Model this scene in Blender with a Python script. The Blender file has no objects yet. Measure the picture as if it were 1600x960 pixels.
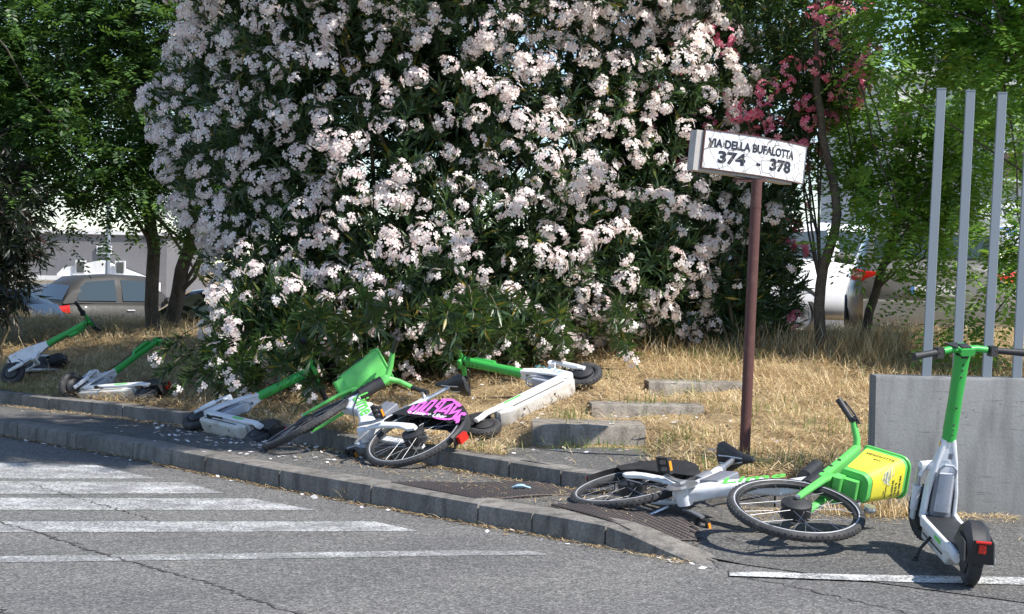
import bpy, bmesh, math, random
import numpy as np
from mathutils import Vector, Matrix
random.seed(7); rng = np.random.default_rng(7)
S = bpy.context.scene; COL = S.collection
rad = math.radians
# ------------------------------------------------------------------ camera, sky, sun, exposure
EYE = 1.38; FPX = 3000.0
PITCH = math.atan(48/3000); ROLL = rad(1.2)
FWD = Vector((0, math.cos(PITCH), -math.sin(PITCH)))
U0 = Vector((0, math.sin(PITCH), math.cos(PITCH))); R0 = Vector((1, 0, 0))
RI = R0*math.cos(ROLL) + U0*math.sin(ROLL); UP = U0*math.cos(ROLL) - R0*math.sin(ROLL)
cam = bpy.data.cameras.new('camera'); cam.sensor_width = 36; cam.lens = FPX/1600*36
cam.clip_start = .1; cam.clip_end = 3000
co = bpy.data.objects.new('camera', cam); COL.objects.link(co)
M = Matrix((RI, UP, -FWD)).transposed().to_4x4(); M.translation = (0, 0, EYE); co.matrix_world = M
S.camera = co
TOSUN = Vector((.72, -.40, 1.0)).normalized()
w = bpy.data.worlds.new('World'); S.world = w; w.use_nodes = True
nt = w.node_tree; bg = nt.nodes['Background']
sky = nt.nodes.new('ShaderNodeTexSky'); sky.sky_type = 'NISHITA'; sky.sun_disc = False
sky.sun_elevation = math.asin(TOSUN.z); sky.sun_rotation = math.atan2(TOSUN.x, TOSUN.y)
sky.altitude = 50; sky.air_density = .9; sky.dust_density = .2; sky.ozone_density = 2.0
nt.links.new(sky.outputs[0], bg.inputs[0]); bg.inputs[1].default_value = .14
sl = bpy.data.lights.new('sun', 'SUN'); sl.energy = 4.8; sl.angle = rad(.53); sl.color = (1, .95, .88)
so = bpy.data.objects.new('sun', sl); COL.objects.link(so)
so.rotation_euler = TOSUN.to_track_quat('Z', 'Y').to_euler()
S.view_settings.view_transform = 'Standard'; S.view_settings.look = 'None'
S.view_settings.exposure = .64; S.view_settings.gamma = 1
S.cycles.max_bounces = 6; S.cycles.transparent_max_bounces = 6

def ray(u, v): return FWD + RI*((u-800)/FPX) - UP*((v-480)/FPX)
def at_z(u, v, z=0.0):
    r = ray(u, v); return Vector((0, 0, EYE)) + r*((z-EYE)/r.z)
def at_y(u, v, y):
    r = ray(u, v); return Vector((0, 0, EYE)) + r*(y/r.y)

# ------------------------------------------------------------------ materials
def new_mat(name):
    m = bpy.data.materials.new(name); m.use_nodes = True
    return m, m.node_tree.nodes, m.node_tree.links, m.node_tree.nodes['Principled BSDF']
def ramp(nodes, links, src, stops):
    r = nodes.new('ShaderNodeValToRGB')
    while len(r.color_ramp.elements) < len(stops): r.color_ramp.elements.new(.5)
    for e, (p, c) in zip(r.color_ramp.elements, stops):
        e.position = p; e.color = (*c, 1)
    links.new(src, r.inputs[0]); return r.outputs[0]
def texn(nodes, links, kind, scale, detail=4, coord=None, **kw):
    t = nodes.new('ShaderNodeTex'+kind); t.inputs['Scale'].default_value = scale
    if 'Detail' in t.inputs and kind == 'Noise': t.inputs['Detail'].default_value = detail
    for k, v in kw.items():
        if k in t.inputs: t.inputs[k].default_value = v
        else: setattr(t, k, v)
    if coord is not None: links.new(coord, t.inputs['Vector'])
    return t
def coordn(nodes, which='Object', scale=None, links=None):
    c = nodes.new('ShaderNodeTexCoord').outputs[which]
    if scale:
        mp = nodes.new('ShaderNodeMapping'); mp.inputs['Scale'].default_value = scale
        links.new(c, mp.inputs['Vector']); c = mp.outputs[0]
    return c
def mixc(nodes, links, fac, a, b, mode='MIX'):
    m = nodes.new('ShaderNodeMix'); m.data_type = 'RGBA'; m.blend_type = mode
    for i, x in ((0, fac), (6, a), (7, b)):
        if isinstance(x, (int, float)): m.inputs[i].default_value = x
        elif isinstance(x, tuple): m.inputs[i].default_value = (*x, 1)
        else: links.new(x, m.inputs[i])
    return m.outputs[2]
def bumpn(nodes, links, h, strength, dist, bsdf):
    b = nodes.new('ShaderNodeBump'); b.inputs['Strength'].default_value = strength
    b.inputs['Distance'].default_value = dist; links.new(h, b.inputs['Height'])
    links.new(b.outputs[0], bsdf.inputs['Normal'])
def paint(name, col, rough=.4, metal=0, dirt=.25, dcol=(.12, .10, .08), scale=9, bump=0):
    """coated or moulded surface with uneven grime and scuffs"""
    m, n, l, b = new_mat(name); c = coordn(n)
    t = texn(n, l, 'Noise', scale, 8, c, Roughness=.65)
    f = ramp(n, l, t.outputs[0], [(.50, (0, 0, 0)), (.72, (1, 1, 1))])
    mu = n.new('ShaderNodeMath'); mu.operation = 'MULTIPLY'; l.new(f, mu.inputs[0]); mu.inputs[1].default_value = dirt
    l.new(mixc(n, l, mu.outputs[0], col, dcol), b.inputs['Base Color'])
    b.inputs['Metallic'].default_value = metal
    t2 = texn(n, l, 'Noise', scale*3, 4, c)
    mr = n.new('ShaderNodeMapRange'); mr.inputs[3].default_value = rough*.75; mr.inputs[4].default_value = min(1, rough*1.35)
    l.new(t2.outputs[0], mr.inputs[0]); l.new(mr.outputs[0], b.inputs['Roughness'])
    if bump: bumpn(n, l, t2.outputs[0], .5, bump, b)
    return m
def asphalt(name, base, spread, warm=(1.0, .98, .96)):
    m, n, l, b = new_mat(name); c = coordn(n)
    v = texn(n, l, 'Voronoi', 95, coord=c); hv = n.new('ShaderNodeSeparateColor'); l.new(v.outputs['Color'], hv.inputs[0])
    agg = ramp(n, l, hv.outputs[0], [(0, tuple(base*.55*k for k in warm)), (.55, tuple(base*k for k in warm)), (.88, tuple(base*1.5*k for k in warm)), (1, tuple(min(.6, base*spread)*k for k in warm))])
    big = texn(n, l, 'Noise', .9, 6, c, Roughness=.6)
    bigc = ramp(n, l, big.outputs[0], [(.3, (.78, .78, .79)), (.7, (1.12, 1.11, 1.08))])
    v2 = texn(n, l, 'Noise', 14, 5, c); v2c = ramp(n, l, v2.outputs[0], [(.3, (.85, .85, .85)), (.75, (1.1, 1.09, 1.06))])
    col = mixc(n, l, 1.0, mixc(n, l, 1.0, agg, bigc, 'MULTIPLY'), v2c, 'MULTIPLY')
    l.new(col, b.inputs['Base Color']); b.inputs['Roughness'].default_value = .88
    b.inputs['Specular IOR Level'].default_value = .3
    bumpn(n, l, v.outputs['Distance'], .55, .006, b); return m
def concrete(name, a, bcol, stain=.5, scale=3.0, pits=False, speck=70, sk=(.72, 1.12)):
    m, n, l, b = new_mat(name); c = coordn(n)
    t = texn(n, l, 'Noise', scale, 10, c, Roughness=.7)
    col = ramp(n, l, t.outputs[0], [(.3, a), (.7, bcol)])
    t2 = texn(n, l, 'Noise', speck, 3, c); s = ramp(n, l, t2.outputs[0], [(.35, (sk[0],)*3), (.65, (sk[1],)*3)])
    col = mixc(n, l, 1.0, col, s, 'MULTIPLY')
    c2 = coordn(n, 'Object', (6, 6, 1.2), l)
    t3 = texn(n, l, 'Noise', 2.0, 6, c2); st = ramp(n, l, t3.outputs[0], [(.45, (1, 1, 1)), (.7, (1-stain,)*3)])
    col = mixc(n, l, 1.0, col, st, 'MULTIPLY')
    if pits:
        v = texn(n, l, 'Voronoi', 16, coord=coordn(n, 'Object', (1.0, 1.0, 1.6), l))
        pc = ramp(n, l, v.outputs['Distance'], [(.055, (.22, .22, .22)), (.11, (1, 1, 1))])
        nz = texn(n, l, 'Noise', 3.5, 2, c); nf = ramp(n, l, nz.outputs[0], [(.48, (0, 0, 0)), (.56, (1, 1, 1))])
        col = mixc(n, l, nf, col, mixc(n, l, 1.0, col, pc, 'MULTIPLY'))
        sc = texn(n, l, 'Noise', 5, 6, coordn(n, 'Object', (1.2, 1, 14), l))
        ss = ramp(n, l, sc.outputs[0], [(.30, (.62, .62, .62)), (.38, (1, 1, 1))])
        col = mixc(n, l, 1.0, col, ss, 'MULTIPLY')
    l.new(col, b.inputs['Base Color']); b.inputs['Roughness'].default_value = .9
    bumpn(n, l, t2.outputs[0], .5, .004, b); return m
def foliage(name, stops, trans=.35, rough=.45, tcol=(.28, .42, .06)):
    m, n, l, b = new_mat(name)
    g = n.new('ShaderNodeNewGeometry')
    col = ramp(n, l, g.outputs['Random Per Island'], stops)
    l.new(col, b.inputs['Base Color']); b.inputs['Roughness'].default_value = rough
    tr = n.new('ShaderNodeBsdfTranslucent'); mixs = n.new('ShaderNodeMixShader'); mixs.inputs[0].default_value = trans
    if tcol: l.new(mixc(n, l, .6, col, tcol), tr.inputs[0])
    else: l.new(col, tr.inputs[0])
    l.new(b.outputs[0], mixs.inputs[1]); l.new(tr.outputs[0], mixs.inputs[2])
    l.new(mixs.outputs[0], n['Material Output'].inputs['Surface']); return m
def worn_paint(name, cov=.5, col=(.62, .62, .61)):
    m, n, l, b = new_mat(name); c = coordn(n)
    v = texn(n, l, 'Voronoi', 95, coord=c); hv = n.new('ShaderNodeSeparateColor'); l.new(v.outputs['Color'], hv.inputs[0])
    agg = ramp(n, l, hv.outputs[0], [(0, (.05, .05, .05)), (1, (.22, .22, .215))])
    t = texn(n, l, 'Noise', 3.0, 8, c, Roughness=.75)
    add = n.new('ShaderNodeMath'); add.operation = 'MULTIPLY_ADD'; l.new(hv.outputs[1], add.inputs[0]); add.inputs[1].default_value = .30; l.new(t.outputs[0], add.inputs[2])
    f = ramp(n, l, add.outputs[0], [(cov+.08, (1, 1, 1)), (cov+.26, (.12, .12, .12))])
    l.new(mixc(n, l, f, agg, col), b.inputs['Base Color']); b.inputs['Roughness'].default_value = .8
    bumpn(n, l, v.outputs['Distance'], .4, .004, b); return m
def glassy(name, col, rough=.06):
    m, n, l, b = new_mat(name); b.inputs['Base Color'].default_value = (*col, 1); b.inputs['Roughness'].default_value = rough
    b.inputs['Coat Weight'].default_value = .6; b.inputs['Coat Roughness'].default_value = .03; return m

MAT = dict(
 road=asphalt('road_asphalt', .145, 2.0), walk=asphalt('pavement_asphalt', .115, 2.0, (1.0, .98, .95)),
 lot=asphalt('lot_asphalt', .14, 2.4), kerb=concrete('kerb_concrete', (.13, .12, .105), (.27, .25, .225), .5, 3.0),
 step=concrete('step_concrete', (.19, .165, .135), (.37, .33, .28), .55, 3.5),
 wall=concrete('wall_concrete', (.17, .173, .172), (.225, .228, .226), .30, 1.3, True, 60, (.93, 1.03)),
 paintw=worn_paint('road_paint', .42, (.50, .50, .49)), paintthin=worn_paint('road_paint_faded', .36, (.5, .5, .49)), paintline=worn_paint('line_paint', .50, (.60, .60, .58)),
 crack=paint('crack_dark', (.055, .05, .047), .95, dirt=.5, dcol=(.09, .08, .06), scale=30),
 white=paint('white_coat', (.74, .75, .77), .35, dirt=.42, dcol=(.30, .27, .22), scale=7),
 dirtywhite=paint('dirty_white_coat', (.60, .58, .54), .5, dirt=.75, dcol=(.28, .22, .15), scale=11),
 green=paint('green_coat', (.045, .38, .07), .36, dirt=.22, dcol=(.10, .22, .05), scale=8),
 bgreen=paint('bright_green_coat', (.12, .52, .11), .38, dirt=.22, dcol=(.16, .30, .08), scale=9),
 black=paint('black_plastic', (.022, .022, .024), .5, dirt=.35, dcol=(.09, .085, .075), scale=10, bump=.0006),
 rubber=paint('tyre_rubber', (.035, .035, .037), .75, dirt=.6, dcol=(.12, .11, .10), scale=14, bump=.002),
 grey=paint('grey_plastic', (.18, .19, .22), .45, dirt=.35, dcol=(.30, .29, .27), scale=12),
 palegrey=paint('battery_face', (.40, .42, .47), .5, dirt=.85, dcol=(.17, .18, .19), scale=16),
 silver=paint('silver_metal', (.55, .56, .58), .32, .85, .3, scale=14),
 steel=paint('spoke_steel', (.42, .42, .43), .4, .7, .2),
 stripe=paint('reflective_stripe', (.42, .43, .45), .4, dirt=.3), red=glassy('red_lens', (.62, .02, .012), .2),
 orange=glassy('orange_reflector', (.85, .30, .03), .25), clear=glassy('clear_lens', (.55, .57, .6), .12),
 yellow=paint('yellow_print', (.76, .68, .05), .45, dirt=.12, dcol=(.45, .45, .2)), ink=paint('dark_ink', (.02, .025, .03), .6, dirt=.1),
 blueink=paint('blue_ink', (.10, .25, .62), .5, dirt=.1), pink=paint('pink_spray', (.80, .16, .66), .5, dirt=.12, dcol=(.5, .1, .45)),
 whiteink=paint('white_print', (.8, .8, .8), .5, dirt=.15), limeink=paint('lime_print', (.14, .62, .10), .45, dirt=.15),
 rust=paint('rusty_pipe', (.105, .045, .04), .7, .2, .6, dcol=(.17, .09, .07), scale=22, bump=.001),
 rustbar=paint('rusty_mesh', (.085, .072, .066), .75, .3, .6, dcol=(.15, .10, .08), scale=25),
 galv=paint('galvanised_bar', (.25, .28, .31), .5, .35, .55, dcol=(.26, .28, .31), scale=12),
 bark=concrete('bark', (.06, .048, .038), (.15, .125, .10), .5, 9.0, speck=45),
 stem=paint('woody_stem', (.12, .10, .06), .8, dirt=.5, dcol=(.06, .05, .03)),
 oleander=foliage('oleander_leaf', [(0, (.020, .042, .016)), (.5, (.034, .072, .026)), (.9, (.055, .105, .034)), (.96, (.10, .13, .03)), (1, (.34, .24, .03))], .22, .36, (.16, .30, .05)),
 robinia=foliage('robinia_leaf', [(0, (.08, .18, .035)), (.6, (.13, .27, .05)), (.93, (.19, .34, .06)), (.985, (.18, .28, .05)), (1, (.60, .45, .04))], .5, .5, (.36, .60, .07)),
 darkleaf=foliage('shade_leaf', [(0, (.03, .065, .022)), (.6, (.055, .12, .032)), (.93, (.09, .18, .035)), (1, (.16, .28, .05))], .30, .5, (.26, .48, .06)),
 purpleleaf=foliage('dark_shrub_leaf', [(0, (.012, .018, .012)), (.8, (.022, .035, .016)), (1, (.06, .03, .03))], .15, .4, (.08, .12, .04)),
 petal=foliage('pale_petal', [(0, (.88, .68, .67)), (.2, (.92, .79, .76)), (.6, (.94, .87, .83)), (.95, (.95, .91, .87)), (1, (.60, .46, .32))], .40, .6, None),
 pinkpetal=foliage('pink_petal', [(0, (.85, .13, .26)), (.6, (.93, .26, .40)), (1, (.94, .48, .56))], .35, .6, None),
 fallen=foliage('fallen_petal', [(0, (.60, .56, .54)), (.7, (.76, .73, .73)), (1, (.45, .36, .26))], .1, .7, None),
 straw=foliage('dry_straw', [(0, (.27, .175, .08)), (.25, (.50, .355, .17)), (.7, (.70, .54, .31)), (.95, (.83, .71, .47)), (1, (.20, .24, .07))], .25, .7, None),
 litterb=foliage('leaf_litter', [(0, (.07, .04, .02)), (.5, (.16, .095, .04)), (1, (.38, .26, .12))], .1, .8, None),
 grass=foliage('green_grass', [(0, (.06, .12, .02)), (.6, (.12, .20, .035)), (1, (.26, .28, .07))], .3, .6, (.3, .4, .06)),
 cream=concrete('pale_render', (.60, .58, .55), (.66, .64, .61), .08, .5, speck=8, sk=(.97, 1.02)), dgrey=concrete('grey_cladding', (.15, .145, .15), (.17, .165, .17), .08, .8, speck=8, sk=(.95, 1.03)),
 wrender=concrete('white_render', (.66, .66, .66), (.72, .72, .71), .08, .6, speck=8, sk=(.97, 1.02)),
 glass=glassy('window_glass', (.03, .04, .05)), carglass=glassy('car_glass', (.035, .05, .055), .04),
 shutter=paint('brown_shutter', (.07, .05, .045), .7, dirt=.3), blueplastic=paint('blue_plastic', (.02, .16, .62), .4, dirt=.2),
 skyblue=paint('pale_blue_wrapper', (.35, .52, .66), .4, dirt=.3),
)
def soil_mat():
    m, n, l, b = new_mat('mound_soil'); c = coordn(n)
    t = texn(n, l, 'Noise', 2.2, 10, c, Roughness=.7)
    col = ramp(n, l, t.outputs[0], [(.28, (.17, .12, .065)), (.5, (.34, .25, .14)), (.72, (.50, .39, .22))])
    t2 = texn(n, l, 'Noise', 60, 4, c); s = ramp(n, l, t2.outputs[0], [(.3, (.5, .5, .5)), (.7, (1.25, 1.2, 1.1))])
    l.new(mixc(n, l, 1.0, col, s, 'MULTIPLY'), b.inputs['Base Color']); b.inputs['Roughness'].default_value = .95
    bumpn(n, l, t2.outputs[0], .8, .02, b); return m
MAT['soil'] = soil_mat()
def enamel(name, base):
    """old enamel crazed into islands, bare brown lines between them"""
    m, n, l, b = new_mat(name); c = coordn(n)
    wn = texn(n, l, 'Noise', 6, 2, c)
    va = n.new('ShaderNodeVectorMath'); va.operation = 'MULTIPLY_ADD'; l.new(wn.outputs['Color'], va.inputs[0]); va.inputs[1].default_value = (.10, .10, .10); l.new(c, va.inputs[2])
    v = texn(n, l, 'Voronoi', 11, coord=va.outputs[0], feature='DISTANCE_TO_EDGE')
    f = ramp(n, l, v.outputs['Distance'], [(.012, (0, 0, 0)), (.024, (1, 1, 1))])
    v2 = texn(n, l, 'Voronoi', 24, coord=va.outputs[0], feature='DISTANCE_TO_EDGE')
    f2 = ramp(n, l, v2.outputs['Distance'], [(.006, (.5, .5, .5)), (.020, (1, 1, 1))])
    l.new(mixc(n, l, mixc(n, l, 1.0, f, f2, 'MULTIPLY'), (.16, .13, .11), base), b.inputs['Base Color'])
    b.inputs['Roughness'].default_value = .35; bumpn(n, l, f, .4, .002, b); return m
MAT['enamel'] = enamel('crazed_enamel', (.72, .73, .75)); MAT['enamelink'] = enamel('crazed_lettering', (.015, .017, .03))

# ------------------------------------------------------------------ mesh building
class MB:
    def __init__(s, xf=None): s.v = []; s.f = []; s.m = []; s.xf = xf
    def add(s, vs, fs, mi=0):
        o = len(s.v); s.v += [(s.xf @ Vector(v)) if s.xf else Vector(v) for v in vs]
        s.f += [[o+i for i in f] for f in fs]; s.m += [mi]*len(fs); return s
    def box(s, c, d, rot=None, mi=0, taper=1.0):
        hx, hy, hz = d[0]/2, d[1]/2, d[2]/2
        vs = [Vector((x*hx*(taper if z > 0 else 1), y*hy*(taper if z > 0 else 1), z*hz)) for z in (-1, 1) for y in (-1, 1) for x in (-1, 1)]
        if rot: vs = [rot @ v for v in vs]
        c = Vector(c)
        return s.add([v+c for v in vs], [(0, 2, 3, 1), (4, 5, 7, 6), (0, 1, 5, 4), (2, 6, 7, 3), (0, 4, 6, 2), (1, 3, 7, 5)], mi)
    def loft(s, rings, mi=0, cap=True, closed=False):
        n = len(rings[0]); vs = [p for r in rings for p in r]; fs = []
        K = len(rings)
        for k in range(K if closed else K-1):
            a = k*n; b = ((k+1) % K)*n
            for i in range(n):
                j = (i+1) % n; fs.append((a+i, a+j, b+j, b+i))
        if cap and not closed:
            fs.append(tuple(range(n))[::-1]); fs.append(tuple((K-1)*n+i for i in range(n)))
        return s.add(vs, fs, mi)
    def tube(s, pts, r, n=10, mi=0, ry=None, up=None, cap=True):
        pts = [Vector(p) for p in pts]; K = len(pts)
        rs = r if isinstance(r, (list, tuple)) else [r]*K
        ry = ry if isinstance(ry, (list, tuple)) else ([ry]*K if ry else rs)
        rings = []; up = Vector(up) if up else None; last = None
        for k in range(K):
            t = (pts[min(k+1, K-1)]-pts[max(k-1, 0)]).normalized()
            if up is not None: a = up - t*up.dot(t)
            elif last is not None: a = last - t*last.dot(t)
            else:
                a = Vector((0, 0, 1)) if abs(t.z) < .9 else Vector((1, 0, 0)); a = a - t*a.dot(t)
            a.normalize(); last = a; b = t.cross(a)
            rings.append([pts[k]+a*(math.cos(2*math.pi*i/n)*rs[k])+b*(math.sin(2*math.pi*i/n)*ry[k]) for i in range(n)])
        return s.loft(rings, mi, cap)
    def rbeam(s, pts, w, h, up, mi=0, ch=.25):
        """beam with chamfered rectangular section; w across, h along up; lists allowed"""
        pts = [Vector(p) for p in pts]; K = len(pts); up = Vector(up)
        w = w if isinstance(w, (list, tuple)) else [w]*K; h = h if isinstance(h, (list, tuple)) else [h]*K
        rings = []
        for k in range(K):
            t = (pts[min(k+1, K-1)]-pts[max(k-1, 0)]).normalized(); a = (up-t*up.dot(t)).normalized(); b = t.cross(a)
            W, H = w[k]/2, h[k]/2; c = min(W, H)*min(.98, ch*2.2)
            sec = [(sx*(W-c)+c*math.cos(q), sz*(H-c)+c*math.sin(q)) for sx, sz, a0 in ((1, 1, 0), (-1, 1, 90), (-1, -1, 180), (1, -1, 270)) for q in (rad(a0), rad(a0+30), rad(a0+60), rad(a0+90))]
            rings.append([pts[k]+b*x+a*y for x, y in sec])
        return s.loft(rings, mi)
    def torus(s, R, r, n=40, m=10, c=(0, 0, 0), sy=1.0, mi=0, a0=0, a1=2*math.pi):
        """ring in the xz plane about the y axis"""
        full = abs(a1-a0-2*math.pi) < 1e-6; rings = []
        for k in range(n if full else n+1):
            a = a0+(a1-a0)*k/n; d = Vector((math.cos(a), 0, math.sin(a)))
            rings.append([Vector(c)+d*(R+math.cos(2*math.pi*i/m)*r)+Vector((0, math.sin(2*math.pi*i/m)*r*sy, 0)) for i in range(m)])
        return s.loft(rings, mi, True, full)
    def lathe(s, prof, n=24, c=(0, 0, 0), axis='y', mi=0):
        c = Vector(c); rings = []
        for r, h in prof:
            ring = []
            for i in range(n):
                a = 2*math.pi*i/n; p = (math.cos(a)*r, math.sin(a)*r)
                ring.append(c+(Vector((p[0], h, p[1])) if axis == 'y' else Vector((p[0], p[1], h))))
            rings.append(ring)
        return s.loft(rings, mi)
    def ell(s, c, r, n=14, m=8, mi=0):
        rings = []
        for k in range(1, m):
            a = math.pi*k/m
            rings.append([Vector(c)+Vector((r[0]*math.sin(a)*math.cos(2*math.pi*i/n), r[1]*math.sin(a)*math.sin(2*math.pi*i/n), r[2]*math.cos(a))) for i in range(n)])
        return s.loft(rings, mi)
    def plate(s, poly, o, ax, ay, th, mi=0):
        """polygon in the plane (ax, ay) through o, extruded th along the normal"""
        o = Vector(o); ax = Vector(ax).normalized(); ay = Vector(ay).normalized(); nn = ax.cross(ay).normalized()
        a = [o+ax*x+ay*y for x, y in poly]; b = [p+nn*th for p in a]
        return s.loft([a, b], mi)
    def data(s, name, mats, ang=38):
        me = bpy.data.meshes.new(name); me.from_pydata([tuple(v) for v in s.v], [], s.f)
        for m in (mats if isinstance(mats, (list, tuple)) else [mats]): me.materials.append(m)
        me.polygons.foreach_set('material_index', s.m)
        bm = bmesh.new(); bm.from_mesh(me); bmesh.ops.recalc_face_normals(bm, faces=bm.faces)
        for f in bm.faces: f.smooth = True
        for e in bm.edges:
            if len(e.link_faces) == 2: e.smooth = e.calc_face_angle(0) < rad(ang)
        bm.to_mesh(me); bm.free(); return me
    def build(s, name, mats, parent=None, **kw):
        return link(name, s.data(name, mats, kw.pop('ang', 38)), parent, **kw)
def link(name, me, parent=None, label=None, cat=None, group=None, kind=None, mw=None):
    o = bpy.data.objects.new(name, me); COL.objects.link(o)
    if parent: o.parent = parent
    if mw is not None: o.matrix_local = mw
    return tag(o, label, cat, group, kind)
def tag(o, label=None, cat=None, group=None, kind=None):
    for k, v in (('label', label), ('category', cat), ('group', group), ('kind', kind)):
        if v: o[k] = v
    return o
def empty(name, loc=(0, 0, 0), rz=0, **kw):
    o = link(name, None, **kw); o.location = loc; o.rotation_euler = (0, 0, rz); o.empty_display_size = .1
    return o
def npmesh(name, V, Fc, mats, mi=None, smooth=False):
    """numpy verts and same-size faces"""
    me = bpy.data.meshes.new(name); k = Fc.shape[1]
    me.vertices.add(len(V)); me.vertices.foreach_set('co', V.astype(np.float32).ravel())
    me.loops.add(Fc.size); me.loops.foreach_set('vertex_index', Fc.astype(np.int32).ravel())
    me.polygons.add(len(Fc)); me.polygons.foreach_set('loop_start', np.arange(0, Fc.size, k, dtype=np.int32))
    if smooth: me.polygons.foreach_set('use_smooth', np.ones(len(Fc), bool))
    for m in (mats if isinstance(mats, (list, tuple)) else [mats]): me.materials.append(m)
    if mi is not None: me.polygons.foreach_set('material_index', mi.astype(np.int32))
    me.update(calc_edges=True); me.validate(); return me
def text(name, body, size, mat, parent, mw, bold=0.0, sx=1.0, depth=.0006, warp=None, align='CENTER', **kw):
    cu = bpy.data.curves.new('t', 'FONT'); cu.body = body; cu.size = size; cu.offset = bold; cu.extrude = depth
    cu.align_x = align; cu.align_y = 'CENTER'; cu.resolution_u = 4
    to = bpy.data.objects.new('t', cu); COL.objects.link(to); bpy.context.view_layer.update()
    me = bpy.data.meshes.new_from_object(to); COL.objects.unlink(to); bpy.data.objects.remove(to)
    me.materials.clear(); me.materials.append(mat)
    for v in me.vertices:
        v.co.x *= sx
        p = mw @ v.co; v.co = warp(p) if warp else p
    me.name = name
    return link(name, me, parent, **kw)
def frame(o, x, y):
    x = Vector(x).normalized(); y = Vector(y); z = x.cross(y).normalized(); y = z.cross(x)
    m = Matrix((x, y, z)).transposed().to_4x4(); m.translation = o; return m
def rodr(a):
    a = Vector(a); return Matrix.Rotation(a.length, 4, a.normalized()) if a.length > 1e-9 else Matrix.Identity(4)

# ------------------------------------------------------------------ ground plan
FK = [(-12, 24.9), (-6.5, 18.25), (-4.15, 15.62), (-3.22, 14.51), (-2.74, 13.95), (-2.06, 13.0), (-1.34, 12.05), (-.73, 11.32), (-.17, 10.62), (.13, 10.30), (.5, 9.83), (.96, 9.27)]
BK = [(-12, 26.3), (-6.5, 19.7), (-4.62, 17.37), (-4.02, 16.71), (-3.22, 16.02), (-2.68, 15.42), (-1.5, 13.9), (-.54, 12.62), (-.02, 11.88), (.36, 11.36), (.62, 11.22), (1.0, 11.17), (1.44, 11.14), (2.10, 11.10)]
def interp(P, x):
    if x <= P[0][0]: return P[0][1]
    for (a, b), (c, d) in zip(P, P[1:]):
        if x <= c: return b+(d-b)*(x-a)/(c-a)
    return P[-1][1]
def yb(x): return interp(BK, x)+.18
def yf(x): return interp(FK, x)
def sst(t): t = max(0., min(1., t)); return t*t*(3-2*t)
def lotz(x): return max(-.6, min(.66, -.40+.10*(x+6)))
def nz(x, y, s=1.0):
    return (math.sin(x*1.7*s+1.3)*math.cos(y*2.1*s+.4)+math.sin(x*4.1*s+y*3.3*s)*.5+math.cos(x*7.7*s-y*6.1*s+2)*.3)/1.8
def mound(x, y):
    s = y-yb(x); L = sst((x+4)/4.5)         # 0 left .. 1 right
    slope = .105+(.083-.105)*L; sc = 4.9+2.1*L
    z = .215+slope*max(0, min(s, sc))+L*.045*max(0, min(s-4.3, 2.7))
    z += -.17*math.exp(-((x+.17)**2/.10+(y-13.6)**2/.34))*sst(s/.45)+.07*math.exp(-((x-.56)**2/.08+(y-14.55)**2/.10))
    if s > sc: z += (lotz(x)-z)*sst((s-sc-.6)/2.6)
    z += .022*nz(x, y)*sst(s/.6)*(1-sst((s-sc-2.4)/1.0))
    if -.35 < x < 1.1 and y < 13.1:          # the asphalt landing before the steps
        k = sst((x+.35)/.3)*sst((1.10-x)/.2)*sst((13.1-y)/.15); z += (.212-z)*k
    for xa, xe, ya, ye, zz in ((.45, 1.45, 13.45, 13.95, .368), (.98, 1.95, 14.3, 15.24, .452)):   # treads worn level before each step
        if xa < x < xe and ya < y < ye: k = sst((x-xa)/.12)*sst((xe-x)/.12)*sst((y-ya)/.15)*sst((ye-y)/.03); z += (zz-z)*k
    return z
GX = np.concatenate([np.arange(-12, -6, .4), np.arange(-6, 4, .07), np.arange(4, 14.01, .4)])
SS = np.concatenate([np.arange(0, 8, .09), np.arange(8, 14, .4), np.array([16, 20, 28, 45, 80, 160, 400, 900.])])
V = []; 
for x in GX:
    for s in SS: V.append((x if s < 15 else x*(1+(s-15)*.08), yb(x)+s, mound(x, yb(x)+s)))
nS = len(SS); I = np.arange(len(GX)-1)[:, None]*nS+np.arange(nS-1)[None]
Fq = np.stack([I, I+nS, I+nS+1, I+1], -1).reshape(-1, 4)
link('mound_ground', npmesh('mound_ground', np.array(V), Fq, MAT['soil'], smooth=True), kind='structure')
# parking surface: sheet riding over the far side of the mound
V = []; SL = [8.9, 10, 12, 16, 24, 45, 90]
for x in np.arange(-14, 16.1, 1.0):
    for s in SL: V.append((x*(1+max(0, s-10)*.05), yb(x)+s+.5, lotz(x)+.03))
n2 = len(SL); I = np.arange(30)[:, None]*n2+np.arange(n2-1)[None]
link('parking_lot', npmesh('parking_lot', np.array(V), np.stack([I, I+n2, I+n2+1, I+1], -1).reshape(-1, 4), MAT['lot'], smooth=True), kind='structure')
# road: one great sheet, finer in view
g = MB(); g.add([(-1500, -600, -.03), (1500, -600, -.03), (1500, 2500, -.03), (-1500, 2500, -.03)], [(0, 1, 2, 3)])
g.build('far_ground', MAT['soil'], kind='structure')
xs = np.linspace(-22, 14, 73); ys = np.linspace(-8, 26, 69); V = np.array([(x, y, 0.0) for x in xs for y in ys])
I = np.arange(72)[:, None]*69+np.arange(68)[None]
link('road', npmesh('road', V, np.stack([I, I+69, I+70, I+1], -1).reshape(-1, 4), MAT['road'], smooth=True), kind='structure')
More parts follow.
